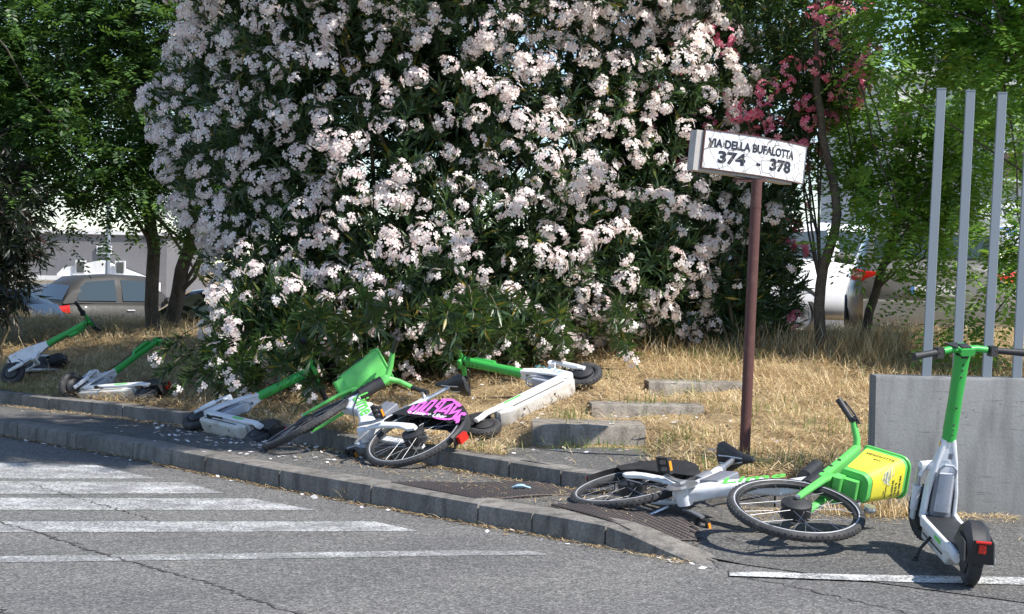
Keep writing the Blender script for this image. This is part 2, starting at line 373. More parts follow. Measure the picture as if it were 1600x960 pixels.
# pavement between the kerbs, running down to road level at the right
def kh(x): return .11*(1-sst((x-.45)/.55))      # height of the front kerb
pf = []; pbk = []
for x in np.concatenate([np.arange(-12, -6, .5), np.arange(-6, 1.0, .1)]):
    x = float(x); pf.append((x+.02, yf(x)+.20, kh(x)*.97+.008))
    xb = x-.0; pbk.append((xb, interp(BK, xb)+.03, .13-.05*sst((x-.6)/2.0)))
for i in range(1, 26):
    t = i/25; pf.append((1.0+t*4.2, 9.44-t*3.6, .0045)); pbk.append((1.0+t*7, interp(BK, 1.0+t*7)+(.03 if 1+t*7 < 2.1 else .0), .07-.02*t))
V = []; K = 14
for a, b in zip(pf, pbk):
    for k in range(K+1):
        t = k/K; zz = a[2]+(b[2]-a[2])*sst(t**.8); V.append((a[0]+(b[0]-a[0])*t, a[1]+(b[1]-a[1])*t, zz+.004*nz(a[0]*2, t*4)*math.sin(math.pi*t)))
I = np.arange(len(pf)-1)[:, None]*(K+1)+np.arange(K)[None]
link('pavement', npmesh('pavement', np.array(V), np.stack([I, I+K+1, I+K+2, I+1], -1).reshape(-1, 4), MAT['walk'], smooth=True), kind='structure')
def walkz(x, y):
    if x <= 1.0:
        a = yf(x)+.2; b = interp(BK, x)+.03; t = sst(max(0, min(1, (y-a)/(b-a)))**.8)
        return kh(x)*.97+.008+(.13-.05*sst((x-.6)/2)-kh(x)*.97-.008)*t
    b = 11.12; a = 9.44-(x-1)*.86; t = sst(max(0, min(1, (y-a)/(b-a)))**.8); return .0045+(.06-.0045)*t
# landing of asphalt in front of the steps
V = []; 
for i in range(12):
    for j in range(12):
        x = -.02+.93*i/11; y0 = yb(x)-.02; y1 = 12.99-(.25*(1-i/11)); V.append((x+(.02*math.sin(j*2.1) if i in (0, 11) else 0), y0+(y1-y0)*j/11, .236+.006*math.sin(i*.9+j*.7)))
I = np.arange(11)[:, None]*12+np.arange(11)[None]
link('landing_path', npmesh('landing_path', np.array(V), np.stack([I, I+12, I+13, I+1], -1).reshape(-1, 4), MAT['walk'], smooth=True), kind='structure')

# ------------------------------------------------------------------ kerbs, stone by stone
def kerb(name, P, off, joints, width, ztop, zbot, mat, prot=.030, label=None):
    root = empty(name, (0, 0, 0), kind='structure')
    for a, b in zip(joints, joints[1:]):
        m = MB(); N = max(3, int((b-a)/.12)); rings = []; dz = random.uniform(-.004, .004); dy = random.uniform(-.006, .006)
        g = .005
        for k in range(N+1):
            x = a+g+(b-a-2*g)*k/N; y = interp(P, x)+off+dy
            e = .05; t = Vector((2*e, interp(P, x+e)-interp(P, x-e), 0)).normalized(); nn = Vector((-t.y, t.x, 0))   # away from the road
            zt = ztop(x)+dz; zb = zbot(x); c = Vector((x, y, 0)); j = .003*math.sin(x*31)
            q = min(prot, (zt-zb)*.5)
            sec = [(0, zb), (0+.004+j, zt-q), (q*.35, zt-q*.3), (q+.006, zt), (width-.01, zt+.003), (width, zt-.008), (width, zb)]
            rings.append([c+nn*s+Vector((0, 0, z)) for s, z in sec])
        m.loft(rings); m.build('kerb_stone', mat, root, ang=50)
    return root
kerb('front_kerb', FK, 0, [-12, -10, -8, -6.4, -5.6, -4.75, -3.95, -3.40, -2.74, -2.06, -1.46, -.82, -.17, .13, .50, .985], .21, lambda x: .004+kh(x)*1.05, lambda x: -.05, MAT['kerb'])
kerb('back_kerb', BK, 0, [-12, -10, -8, -6.4, -5.5, -4.7, -4.02, -3.24, -2.4, -1.6, -.8, 0., .31, .62, 1.05, 1.55, 2.08], .17, lambda x: .236-.02*sst((x-.4)/1.2), lambda x: .02, MAT['kerb'], .02)

# ------------------------------------------------------------------ painted markings, cracks
def sheet(m, px, z):
    m.add([at_z(u, v, z) for u, v in px], [tuple(range(len(px)))])
zb = empty('zebra_crossing', kind='structure')
for L_, top, bot, e0, e1 in ((-620, (0, 723), (0, 748), (150, 727), (243, 748)), (-620, (0, 752), (0, 772), (290, 754), (352, 771)), (-620, (0, 778), (0, 797), (392, 779), (494, 797)), (-620, (0, 815), (0, 832), (585, 815), (655, 830))):
    m = MB(); a = at_z(*top, .002); b = at_z(*bot, .002); c = at_z(*e1, .002); d = at_z(*e0, .002)
    ua = (a-d)*3; ub = (b-c)*3
    m.add([a+ua*(.0 if ua.length < 1 else 3/ua.length), b+ub*(3/ub.length), c, d], [(0, 1, 2, 3)]); m.build('stripe', MAT['paintw'], zb)
m = MB(); pts_t = [(-500, 873), (0, 869), (300, 866), (560, 862), (700, 860), (830, 861), (856, 866)]; pts_b = [(-500, 884), (0, 879), (300, 875), (560, 871), (700, 868.5), (830, 867.5), (856, 867)]
vs = [at_z(*p, .002) for p in pts_t]+[at_z(*p, .002) for p in pts_b]; n = len(pts_t)
m.add(vs, [(i, i+1, n+i+1, n+i) for i in range(n-1)]); m.build('stop_line', MAT['paintthin'], kind='structure')
m = MB(); T = []; B = []
for i in range(13):
    t = i/12; u = 1140+t*520; va = 888+t*17+ (3 if i == 0 else 0); vb = 895.5+t*19.5
    for lst, v in ((T, va), (B, vb)):
        p = at_z(u, v, .02); p.z = walkz(p.x, p.y)+.0035; lst.append(p)
m.add(T+B, [(i, i+1, 13+i+1, 13+i) for i in range(12)]); m.build('edge_line', MAT['paintline'], kind='structure')
ck = empty('road_cracks', kind='structure')
def crack(px, wd, z=None, seed=1):
    r = random.Random(seed); P = []
    pw = []
    for u, v in px:
        p = at_z(u, v, .003); pw.append(p)
    for a, b in zip(pw, pw[1:]):
        n = max(3, int((b-a).length/.035))
        for k in range(n): P.append(a.lerp(b, k/n))
    P.append(pw[-1]); L = []; R_ = []
    for i, p in enumerate(P):
        t = (P[min(i+1, len(P)-1)]-P[max(0, i-1)]).normalized(); nn = Vector((-t.y, t.x, 0)); o = r.uniform(-.022, .022); ww = wd*r.uniform(.25, 1.3)*math.sin(math.pi*min(.95, max(.05, i/len(P))))**.4
        for lst, sgn in ((L, 1), (R_, -1)):
            q = p+nn*(o+sgn*ww/2); q.z = (walkz(q.x, q.y) if z == 'w' else 0)+.003; lst.append(q)
    m = MB(); n = len(P); m.add(L+R_, [(i, i+1, n+i+1, n+i) for i in range(n-1)]); m.build('crack', MAT['crack'], ck)
crack([(-60, 800), (60, 833), (175, 870), (200, 876), (275, 897), (330, 912), (400, 938), (480, 966), (560, 1000)], .022, seed=3)
crack([(45, 755), (100, 772), (150, 786), (200, 800), (252, 817)], .012, seed=5)
crack([(1123, 884), (1150, 899), (1220, 912), (1300, 930), (1400, 952), (1480, 975)], .012, seed=8)
crack([(1040, 835), (1075, 850), (1100, 868), (1122, 883)], .020, 'w', 9)
crack([(-80, 925), (-20, 945), (40, 968)], .018, seed=12)
crack([(560, 738), (610, 743), (655, 747), (672, 746)], .010, 'w', 15)
crack([(70, 838), (130, 850), (200, 846), (320, 838), (480, 836), (560, 830)], .005, seed=17)
crack([(830, 806), (900, 822), (960, 831), (1010, 838)], .008, 'w', 19)

# perforated rusty plates on the pavement
def plate_mesh(label, px):
    root = empty('perforated_plate', tuple(at_z(*px[0], .12)), label=label, cat='metal plate', group='rusty perforated plates on the pavement')
    A, Bq, Cq, D = [at_z(u, v, .125) for u, v in px]; o = Vector(root.location); m = MB()
    nu, nv = int((Bq-A).length/.042), int((D-A).length/.036)
    def P(s, t):
        p = A.lerp(Bq, s).lerp(D.lerp(Cq, s), t); p.z = walkz(p.x, p.y)+.010+.004*math.sin(s*9+t*3); return p-o
    for i in range(nu+1): m.tube([P(i/nu, k/4) for k in range(5)], .0065, 4)
    m.build('lattice_bar', MAT['rustbar'], root, kind='stuff')
    m2 = MB()
    for j in range(nv+1): m2.tube([P(k/10, j/nv)-Vector((0, 0, .003)) for k in range(11)], .006, 4)
    m2.build('cross_bar', MAT['rustbar'], root, kind='stuff')
plate_mesh('rusty perforated plate lying beside the low back kerb left of the bicycle', [(612, 754), (850, 758), (905, 774), (745, 779)])
plate_mesh('rusty perforated plate half under the fallen bicycle by the wall', [(862, 789), (1060, 797), (1150, 818), (985, 821)])

# ------------------------------------------------------------------ steps
def step(label, xa, ya, xb_, yb_, ztop, zbot, depth):
    root = MB(); a = Vector((xa, ya, 0)); b = Vector((xb_, yb_, 0)); t = (b-a).normalized(); nn = Vector((-t.y, t.x, 0)); rings = []
    N = 10
    for k in range(N+1):
        c = a.lerp(b, k/N); j = .006*math.sin(k*2.3+xa)
        e = .015 if 0 < k < N else .02
        sec = [(j, zbot), (j*.5, ztop-e), (.012, ztop-.002), (depth-.02, ztop+.002), (depth, ztop-e), (depth, zbot)]
        rings.append([c+nn*s+Vector((0, 0, z)) for s, z in sec])
    root.loft(rings)
    root.build('concrete_step', MAT['step'], label=label, cat='step', group='concrete steps set in the grassy bank', ang=50)
step('lowest and largest concrete step, a solid block behind the asphalt landing', .156, 13.0, .925, 13.0, .382, .12, .52)
step('middle concrete step, cracked and low, half buried in dry grass', .594, 13.88, 1.41, 13.92, .470, .28, .34)
step('topmost concrete step, reaching behind the rusty sign post', 1.097, 15.2, 1.87, 15.24, .572, .36, .34)

# ------------------------------------------------------------------ concrete wall and bars
m = MB()
xs_ = [2.112+k*.045 for k in range(20)]+[3.0+k*.4 for k in range(18)]; rings = []
for x in xs_:
    j = .004*math.sin(x*9)+random.uniform(-.003, .003)
    sec = [(11.05, -.05), (11.05+j, .835-abs(j)), (11.062+abs(j)*1.5, .851), (11.25, .853), (11.262, .84), (11.262, -.05)]
    rings.append([(x+(.008*math.sin(z*14) if x < 2.2 else 0), y, z) for y, z in sec])
m.loft(rings); m.build('concrete_wall', MAT['wall'], label='low grey poured concrete wall with flat top behind the standing scooter', cat='wall', ang=50)
fr = empty('bar_fence', (2.4, 11.15, .85), label='fence of tall galvanised square bars rising from the concrete wall', cat='fence')
for k in range(30):
    xb0 = 2.414+.175*k; lean = .048+(.0, -.006, .004, -.003, .005)[k % 5]
    zt = 2.515-.008*k; m = MB(); o = Vector((2.4, 11.15, .85)); p = Vector((xb0, 11.15, .80)); q = Vector((xb0+lean, 11.15, zt))
    rt = Matrix.Rotation(rad(-9), 3, 'Z'); h = .026
    sec = [rt @ Vector((x*h, y*h, 0)) for x, y in ((-.9, -1), (.9, -1), (1, -.9), (1, .9), (.9, 1), (-.9, 1), (-1, .9), (-1, -.9))]
    m.loft([[p-o+s for s in sec], [q-o+s for s in sec]]); m.build('bar', MAT['galv'], fr)
    mc = MB(); mc.box(q-o+Vector((0, 0, .003)), (.056, .056, .006), rt); mc.build('bar_cap', MAT['galv'], fr)

# ------------------------------------------------------------------ street number sign
base = Vector((1.470, 12.0, mound(1.47, 12)-.02))
sg = empty('street_sign', tuple(base), label='cracked white enamel street number sign on a rusty pipe by the steps', cat='street sign')
top = Vector((1.512, 12.0, 2.015)); m = MB(); m.tube([Vector((0, 0, -.15)), (top-base)*.5, top-base], .034, 14); m.build('post', MAT['rust'], sg)
m = MB(); m.tube([(top-base)*.9-Vector((0, 0, .0)), (top-base)*.9+Vector((.0, 0, .02))], .036, 14); m.build('post_collar', MAT['rust'], sg)
SW, SH, SD = .80, .236, .115; yaw = rad(17); tilt = rad(5.2)
pl = at_y(1099, 232, 11.98)       # middle of the face's left edge
def signp(s, t, d=0.0):
    """s along the face from its left edge, t up from its middle, d out of the face"""
    k = 1.15; s0 = .34*SW
    if s <= s0: x, y, th = s, 0, 0
    else:
        th = (s-s0)*k; x = s0+math.sin(th)/k; y = (1-math.cos(th))/k
    nx, ny = math.sin(th), -math.cos(th)
    v = Vector((x+nx*d, y+ny*d, t)); v = Matrix.Rotation(tilt, 3, 'Y') @ v; v = Matrix.Rotation(yaw, 3, 'Z') @ v
    return v+pl-base
def signbox(name, s0, s1, t0, t1, d0, d1, mat, N=16, **kw):
    m = MB(); m.loft([[signp(s0+(s1-s0)*k/N, t, d) for t, d in ((t0, d0), (t1, d0), (t1, d1), (t0, d1))] for k in range(N+1)]); return m.build(name, mat, sg, **kw)
signbox('face_panel', .004, SW, -SH/2, SH/2, -.006, .0, MAT['enamel'])
signbox('rim', 0, SW+.004, SH/2, SH/2+.006, -.012, .004, MAT['rust']); signbox('rim', 0, SW+.004, -SH/2-.006, -SH/2, -.012, .004, MAT['rust'])
signbox('rim', -.004, .004, -SH/2-.006, SH/2+.006, -.012, .004, MAT['rust'], 1); signbox('rim', SW, SW+.006, -SH/2-.005, SH/2+.005, -.012, .004, MAT['galv'], 1)
m = MB()
def bx(s, t, d): return signp(s, t, -d)
N = 12
m.loft([[bx(s, t, d) for t, d in ((-SH/2-.022, .012), (SH/2-.006, .012), (SH/2-.006, SD), (-SH/2-.022, SD))] for s in [-.05+(SW-.05)*k/N for k in range(N+1)]])
m.build('housing', paint('housing_metal', (.46, .43, .40), .6, .1, .45, dcol=(.22, .16, .12), scale=12), sg)
m = MB(); m.box(signp(.36, -SH/2-.035, -.05), (.20, .07, .02), Matrix.Rotation(yaw, 3, 'Z')); m.build('bracket', MAT['rust'], sg)
def swarp(p): return signp(p.x, p.y, p.z+.0012)
text('lettering', 'VIA DELLA BUFALOTTA', .070, MAT['enamelink'], sg, Matrix.Translation((.350, .042, 0)), .0030, .86, .0004, swarp)
text('numerals', '374', .098, MAT['enamelink'], sg, Matrix.Translation((.195, -.042, 0)), .0045, 1.28, .0004, swarp)
text('dash', '-', .09, MAT['enamelink'], sg, Matrix.Translation((.385, -.045, 0)), .004, 1.0, .0004, swarp)
text('numerals', '378', .098, MAT['enamelink'], sg, Matrix.Translation((.56, -.042, 0)), .0045, 1.24, .0004, swarp)

# ------------------------------------------------------------------ wheels
def wheel_parts(R, tr, spokes=True, hub='hub', motor=False, sy=1.0):
    """returns function placing a wheel (tyre part with rim, hub and spokes as sub-parts)"""
    m = MB(); m.torus(R-tr, tr, 56, 12, sy=sy)
    # tread blocks
    nb = int(2*math.pi*R/.03)
    for i in range(nb):
        a = 2*math.pi*i/nb; d = Vector((math.cos(a), 0, math.sin(a)))
        rm = Matrix.Rotation(-a, 3, 'Y')
        for s in (-1, 1):
            m.box(d*(R-.0035)+Vector((0, s*tr*.40*sy, 0))-d*tr*.10, (.008, tr*.5, .010), rm @ Matrix.Rotation(s*.5, 3, 'X'))
    tyre = m.data('tyre', MAT['rubber'])
    m = MB(); m.torus(R-2*tr-.004, .011, 48, 8, sy=1.3); rim = m.data('rim', MAT['black'])
    m = MB()
    for s in (-1, 1): m.torus(R-tr*1.45, .0035, 48, 6, c=(0, s*tr*.92*sy, 0), sy=.5)
    stripe = m.data('reflective_stripe', MAT['stripe'])
    hr = .075 if motor else .028
    m = MB(); m.lathe([(.008, -.055), (hr*.6, -.05), (hr, -.035), (hr, .035), (hr*.6, .05), (.008, .055)], 22); hubm = m.data('hub', MAT['black'] if motor else MAT['silver'])
    m = MB(); m.tube([(hr*.7, .028, 0), (0, .004, R-2*tr-.004)], .0012, 4); sp = m.data('spoke', MAT['steel'])
    m = MB(); m.tube([(0, -.07, 0), (0, .07, 0)], .007, 8)
    m.lathe([(.014, -.072), (.014, -.062)], 10); m.lathe([(.014, .062), (.014, .072)], 10); ax = m.data('axle', MAT['silver'])
    def place(name, parent, mw):
        w_ = link(name, tyre, parent, mw=mw)
        link('rim', rim, w_); link('hub', hubm, w_); link('axle', ax, w_)
        if spokes:
            link('reflective_stripe', stripe, w_)
            for k in range(28):
                s = -1 if k % 2 else 1
                link('spoke', sp, w_, mw=Matrix.Rotation(2*math.pi*k/28, 4, 'Y') @ Matrix.Diagonal((-1 if (k//2) % 2 else 1, s, 1, 1)))
        return w_
    return place
BW = wheel_parts(.335, .023); BWM = wheel_parts(.335, .023, motor=True)

AXV = Vector((-.30, 0, .954)).normalized(); FWP = Vector((AXV.z, 0, -AXV.x))
def make_bike(x, label, side, graffiti=False):
    """x: placement, steering angle and proportions; side: +1 when the left side shows, -1 the right"""
    T = Vector(x[0:3]); sc = x[7]
    root = empty('rental_bicycle', label=label, cat='bicycle')
    root.matrix_world = Matrix.Translation(T) @ rodr(x[3:6]) @ Matrix.Scale(sc, 4)
    sh = Vector((x[11], 0, 0)); HTs = Vector((.41, 0, .66))+sh
    ST = Matrix.Translation(HTs) @ Matrix.Rotation(x[6], 4, AXV) @ Matrix.Translation(-HTs)
    RH = Vector((-.5, 0, .335)); FH = Vector((.60, 0, .335))+sh; BB = Vector((-.06, 0, .29))
    BWM('rear_wheel' if 0 else 'wheel', root, Matrix.Translation(RH)); 
    BWM('wheel', root, ST @ Matrix.Translation(FH))
    # white frame: thick beam from the head down to the crank, short seat tube, stays
    HB = HTs+AXV*(-.06)
    m = MB(); path = [HB+AXV*.05+FWP*-.0, HB-FWP*.10-Vector((0, 0, .03)), Vector((.18, 0, .535))+sh*.5, Vector((.04, 0, .43)), Vector((-.05, 0, .33)), BB+Vector((-.07, 0, .02))]
    m.rbeam(path, [.05, .062, .066, .07, .075, .06], [.12, .13, .125, .13, .12, .09], (0, 0, 1), ch=.3)
    m.rbeam([BB+Vector((-.01, 0, .0)), Vector((-.15, 0, .52)), Vector((-.235, 0, .74))], [.055, .046, .046], [.10, .055, .05], (1, 0, 0), ch=.35)
    for s in (-1, 1):
        m.rbeam([BB+Vector((-.02, s*.035, .03)), Vector((-.24, s*.06, .335)), Vector((-.40, s*.068, .345)), RH+Vector((0, s*.070, .0)), RH+Vector((-.045, s*.070, .002))], [.02, .022, .022, .02, .018], [.06, .05, .045, .07, .03], (0, 0, 1))
    m.build('frame', MAT['white'], root)
    m = MB(); m.lathe([(.02, -.05), (.040, -.046), (.046, 0), (.040, .046), (.02, .05)], 20, BB); m.build('bottom_bracket', MAT['white'], root)
    m = MB(); m.rbeam([Vector((-.02, 0, .44)), Vector((-.03, 0, .60))], .085, .13, (1, 0, 0), ch=.12); m.build('battery_box', MAT['grey'], root)
    m = MB(); m.rbeam([Vector((-.17, 0, .50)), Vector((-.19, 0, .60))], .07, .06, (1, 0, 0)); m.build('lock_box', MAT['grey'], root)
    m = MB(); m.rbeam([HTs-AXV*.07, HTs+AXV*.14], .062, .075, (1, 0, 0), ch=.35); m.build('head_tube', MAT['black'], root)
    # logo on both faces of the beam
    for s in (-1, 1):
        mw = frame((.20, s*.0365, .548), (-s*.83, 0, -s*.55), (-.55, 0, .83))
        text('logo', 'Lime', .15, MAT['limeink'], root, mw, .002, 1.15, .0006)
    # saddle and post
    sv = Vector((-.065, 0, .16)).normalized(); SC_ = Vector((-.235, 0, .74)); sd = Vector((-.30, 0, .90))+sv*x[12]
    m = MB(); m.tube([SC_-sv*.1, sd-sv*.03], .0155, 12); m.build('seat_post', MAT['silver'], root)
    m = MB(); m.tube([SC_-sv*.035, SC_+sv*.01], .027, 12); m.box(SC_+Vector((.02, .03, -.01)), (.02, .05, .012)); m.build('seat_clamp', MAT['silver'], root)
    m = MB(); rings = []
    for tx, wd, zt, th in ((-.13, .045, .012, .02), (-.12, .078, .022, .035), (-.08, .088, .026, .045), (-.02, .066, .018, .045), (.05, .034, .012, .04), (.11, .022, .010, .035), (.145, .014, .002, .024), (.155, .006, -.006, .012)):
        rings.append([sd+Vector((tx, math.cos(a)*wd, zt+(math.sin(a)*th*.5 if math.sin(a) > 0 else math.sin(a)*th*.8)-.01)) for a in [2*math.pi*i/12 for i in range(12)]])
    m.loft(rings); m.build('saddle', MAT['black'], root)
    m = MB(); m.tube([sd+Vector((-.09, .02, -.035)), sd+Vector((0, .022, -.045)), sd+Vector((.08, .01, -.03))], .004, 6); m.tube([sd+Vector((-.09, -.02, -.035)), sd+Vector((0, -.022, -.045)), sd+Vector((.08, -.01, -.03))], .004, 6); m.build('saddle_rails', MAT['silver'], root)
    # rear mudguard with side skirts
    m = MB(); n = 22; rings = []
    for k in range(n+1):
        a = rad(12)+rad(168)*k/n; d = Vector((math.cos(a), 0, math.sin(a)))
        rings.append([RH+d*r+Vector((0, y, 0)) for r, y in ((.352, -.042), (.366, -.03), (.37, 0), (.366, .03), (.352, .042), (.346, .042), (.36, 0), (.346, -.042))])
    m.loft(rings)
    m.build('mudguard', MAT['black'], root)
    for s in (-1, 1):
        poly = []
        for k in range(15):
            a = rad(22)+rad(128)*k/14; poly.append((math.cos(a)*.362, math.sin(a)*.362))
        poly += [(math.cos(rad(150))*.25, math.sin(rad(150))*.25), (-.12, .165), (.05, .15), (.20, .145)]
        m = MB(); m.plate(poly, RH+Vector((0, s*.046-.0015, 0)), (1, 0, 0), (0, 0, 1), -.004); sk = m.build('mudguard_skirt', MAT['black'], root)
        if graffiti and s == 1:
            rr = random.Random(4); m = MB(); 
            def G(px, pz): return RH+Vector((px, s*.0535, pz))
            strokes = [[(-.22, .17), (-.20, .27), (-.15, .21), (-.13, .31)], [(-.12, .20), (-.08, .33), (-.04, .22), (-.10, .24)], [(-.02, .20), (.00, .33), (.04, .34), (.03, .27), (-.01, .26)], [(.06, .20), (.08, .33), (.12, .32), (.11, .20), (.07, .19)],
                       [(-.26, .15), (-.24, .24), (-.29, .22)], [(.14, .18), (.15, .30), (.19, .28), (.18, .19)], [(.02, .18), (.18, .165)], [(-.27, .19), (-.18, .15), (-.05, .16)], [(-.30, .13), (-.25, .20), (-.20, .15)], [(-.17, .30), (-.05, .355), (.05, .345)], [(.20, .17), (.22, .25)]]
            for st_ in strokes:
                P = []
                for a_, b_ in zip(st_, st_[1:]):
                    for q in range(4): P.append(G(a_[0]+(b_[0]-a_[0])*q/4, a_[1]+(b_[1]-a_[1])*q/4))
                P.append(G(*st_[-1])); m.tube(P, [.011+.003*math.sin(i) for i in range(len(P))], 6, ry=[.0012]*len(P), up=(0, 0, 1)) if 0 else None
                L = []; R2 = []
                for i, p in enumerate(P):
                    t = (P[min(i+1, len(P)-1)]-P[max(0, i-1)]).normalized(); nn = Vector((t.z, 0, -t.x)); ww = .0115+.003*math.sin(i*1.3)
                    off = Vector((0, .0002*len(m.v)/10, 0))*0+Vector((0, .00025*strokes.index(st_), 0))
                    L.append(p+nn*ww+off); R2.append(p-nn*ww+off)
                q = len(P); m.add(L+R2, [(i, i+1, q+i+1, q+i) for i in range(q-1)])
            m.build('pink_scrawl', MAT['pink'], root)
            text('skirt_lettering', 'e Lime + Uber', .052, MAT['whiteink'], root, frame(RH+Vector((.02, .0575, .172)), (-1, 0, .0), (0, 0, 1)), .001, 1.15, .0003)
    # drive: ring, cranks, pedals, chain
    m = MB(); m.lathe([(.055, -.056), (.083, -.056), (.083, -.052), (.055, -.052)], 30, BB); m.tube([BB+Vector((0, -.054, .082)), RH+Vector((0, -.054, .032))], .004, 5); m.tube([BB+Vector((0, -.054, -.082)), RH+Vector((0, -.054, -.032))], .004, 5); m.build('chain', MAT['silver'], root)
    ca = rad(165) if side < 0 else rad(-25)
    for s in (-1, 1):
        a = ca if s < 0 else ca+math.pi; d = Vector((math.cos(a), 0, math.sin(a))); e = BB+Vector((0, s*.075, 0)); f_ = e+d*.155+Vector((0, s*.012, 0))
        m = MB(); m.rbeam([e-d*.015, e+d*.08, f_+d*.01], [.015, .014, .013], [.032, .026, .024], Vector((0, 0, 1)).cross(Vector((0, 1, 0))) if abs(d.z) > .9 else (0, 0, 1)); m.build('crank', MAT['silver'], root)
        pc = f_+Vector((0, s*.055, 0)); m = MB()
        for q in (-1, 1): m.box(pc+Vector((q*.036, 0, 0)), (.014, .088, .026))
        for q in (-1, 0, 1): m.box(pc+Vector((0, q*.036, 0)), (.075, .012, .018))
        pd = m.build('pedal', MAT['black'], root)
        m = MB()
        for q in (-1, 1): m.box(pc+Vector((q*.0445, 0, 0)), (.004, .05, .016))
        m.build('pedal_reflector', MAT['orange'], root)
    m = MB(); m.tube([BB+Vector((-.10, .055, -.03)), Vector((-.20, .075, .12)), Vector((-.26, .10, .06)), Vector((-.30, .11, .055))], .009, 8); m.build('kickstand', MAT['silver'], root)
    m = MB(); m.box(RH+Vector((-.385, 0, .06)), (.03, .05, .07)); m.build('tail_light', MAT['red'], root)
    m = MB(); m.tube([HTs+Vector((-.05, .04, .02)), Vector((.2, .05, .45)), Vector((.05, .06, .33))], .004, 6)
    m.tube([RH+Vector((.1, -.055, .0)), RH+Vector((.2, -.06, -.09)), RH+Vector((.36, -.06, -.07))], .006, 6); m.build('cable', MAT['black'], root)
    # fork, stem and bars (turned about the steering axis)
    CR = FH+AXV*.40
    m = MB(ST)
    for s in (-1, 1): m.rbeam([FH+Vector((0, s*.062, 0)), FH+AXV*.06+Vector((0, s*.064, 0)), FH+AXV*.30+Vector((0, s*.060, 0)), CR+Vector((0, s*.05, 0)), CR+AXV*.03+Vector((0, s*.022, 0))], [.018, .02, .024, .028, .03], [.03, .034, .042, .05, .05], FWP, ch=.3)
    m.rbeam([CR-Vector((0, .055, 0)), CR+Vector((0, .055, 0))], .05, .045, FWP)
    m.build('fork', MAT['bgreen'], root)
    St = HTs+AXV*x[8]
    m = MB(ST); m.rbeam([CR-AXV*.01-FWP*.0, HTs+AXV*.05+FWP*.03, HTs+AXV*(x[8]*.6)+FWP*.015, St-AXV*.02, St+AXV*.012], [.07, .078, .07, .062, .05], [.045, .05, .045, .045, .03], FWP, ch=.3)
    m.build('stem', MAT['bgreen'], root)
    m = MB(ST)
    for k in range(3): m.lathe([(.006, -.041), (.009, -.041), (.009, .041), (.006, .041)], 10, HTs+AXV*(.08+.09*k*(x[8]/.5))+FWP*.02)
    m.build('stem_bolt', MAT['black'], root)
    gb, gu, hw = x[9], x[10], x[13]
    for s in (-1, 1):
        mid = St+Vector((gb*.3, s*.13, gu)); end = St+Vector((gb, s*hw, gu)) if hw > .15 else St+Vector((gb, s*.2, gu))
        e2 = end+(end-mid).normalized()*.03
        m = MB(ST); m.rbeam([St-AXV*.01, St+Vector((gb*.1, s*.06, gu*.6)), mid.lerp(end, .12)], [.036, .034, .030], [.04, .036, .032], AXV, ch=.35); m.build('handlebar', MAT['bgreen'], root)
        m = MB(ST); m.tube([mid.lerp(end, .05), mid.lerp(end, .5), e2], [.0165, .017, .0185], 12); m.build('grip', MAT['black'], root)
        m = MB(ST); a_ = mid.lerp(end, .1)+FWP*.028; m.tube([mid.lerp(end, .1)+FWP*.01, a_+FWP*.01, mid.lerp(end, .6)+FWP*.045, e2+FWP*.035], [.008, .007, .0055, .005], 8); m.box(mid.lerp(end, .22)+FWP*.012, (.03, .03, .028)); m.build('brake_lever', MAT['black'], root)
    # basket tub ahead of the stem
    def bp(a, f, y): return FH+AXV*a+FWP*f+Vector((0, y, 0))
    if side < 0: A0, A1, F0, F1, Y0, Y1 = .42, .715, .04, .285, -.13, .09
    else: A0, A1, F0, F1, Y0, Y1 = .38, .70, .03, .24, -.06, .20
    def ring(a, k, w0=0.0):
        """rounded-rectangle ring at height a, inset w0"""
        fy = .72+.28*k; yc = (Y0+Y1)/2; hy = (Y1-Y0)/2*fy-w0; f0 = F0+w0; f1 = F0+(F1-F0)*(.62+.38*k)-w0; r = min(.05, hy*.6, (f1-f0)*.5); out = []
        for cx, cy, a0 in ((f1-r, yc+hy-r, 0), (f0+r*.4, yc+hy-r*.4, 90), (f0+r*.4, yc-hy+r*.4, 180), (f1-r, yc-hy+r, 270)):
            rr = r if cx > (f0+f1)/2 else r*.4
            for q in range(5):
                an = rad(a0+90*q/4); out.append(bp(a, cx+math.cos(an)*rr, cy+math.sin(an)*rr))
        return out
    n = 8; outer = [ring(A0+(A1-A0)*k/n, k/n) for k in range(n+1)]
    inner = [ring(A0+.012+(A1-A0-.012)*k/n, k/n, .006) for k in range(n, -1, -1)]
    m = MB(ST); m.loft(outer+inner); tub = m.build('basket', MAT['bgreen'], root)
    m = MB(ST); lip = ring(A1, 1.03); lp = [Vector(p) for p in lip]; lp.append(lp[0]); lp.append(lp[1]); m.tube(lp, .0085, 8, cap=False, up=AXV); m.build('basket_rim', MAT['bgreen'], root)
    # flat print round the front of the tub
    def skin(i0, i1, k0, k1, off, name, mat):
        m = MB(ST); rows = []; cen = bp((A0+A1)/2, (F0+F1)/2, (Y0+Y1)/2)
        for kk in range(7):
            k = k0+(k1-k0)*kk/6; rg = ring(A0+(A1-A0)*k, k); c_ = sum(rg, Vector())/len(rg); row = []
            for i in range(i0, i1+1):
                p = rg[i % 20]; d = (p-c_); d = d-AXV*d.dot(AXV); row.append(p+d.normalized()*off)
            rows.append(row)
        W = len(rows[0]); m.add([p for r in rows for p in r], [(a*W+b, a*W+b+1, (a+1)*W+b+1, (a+1)*W+b) for a in range(6) for b in range(W-1)])
        return m.build(name, mat, root)
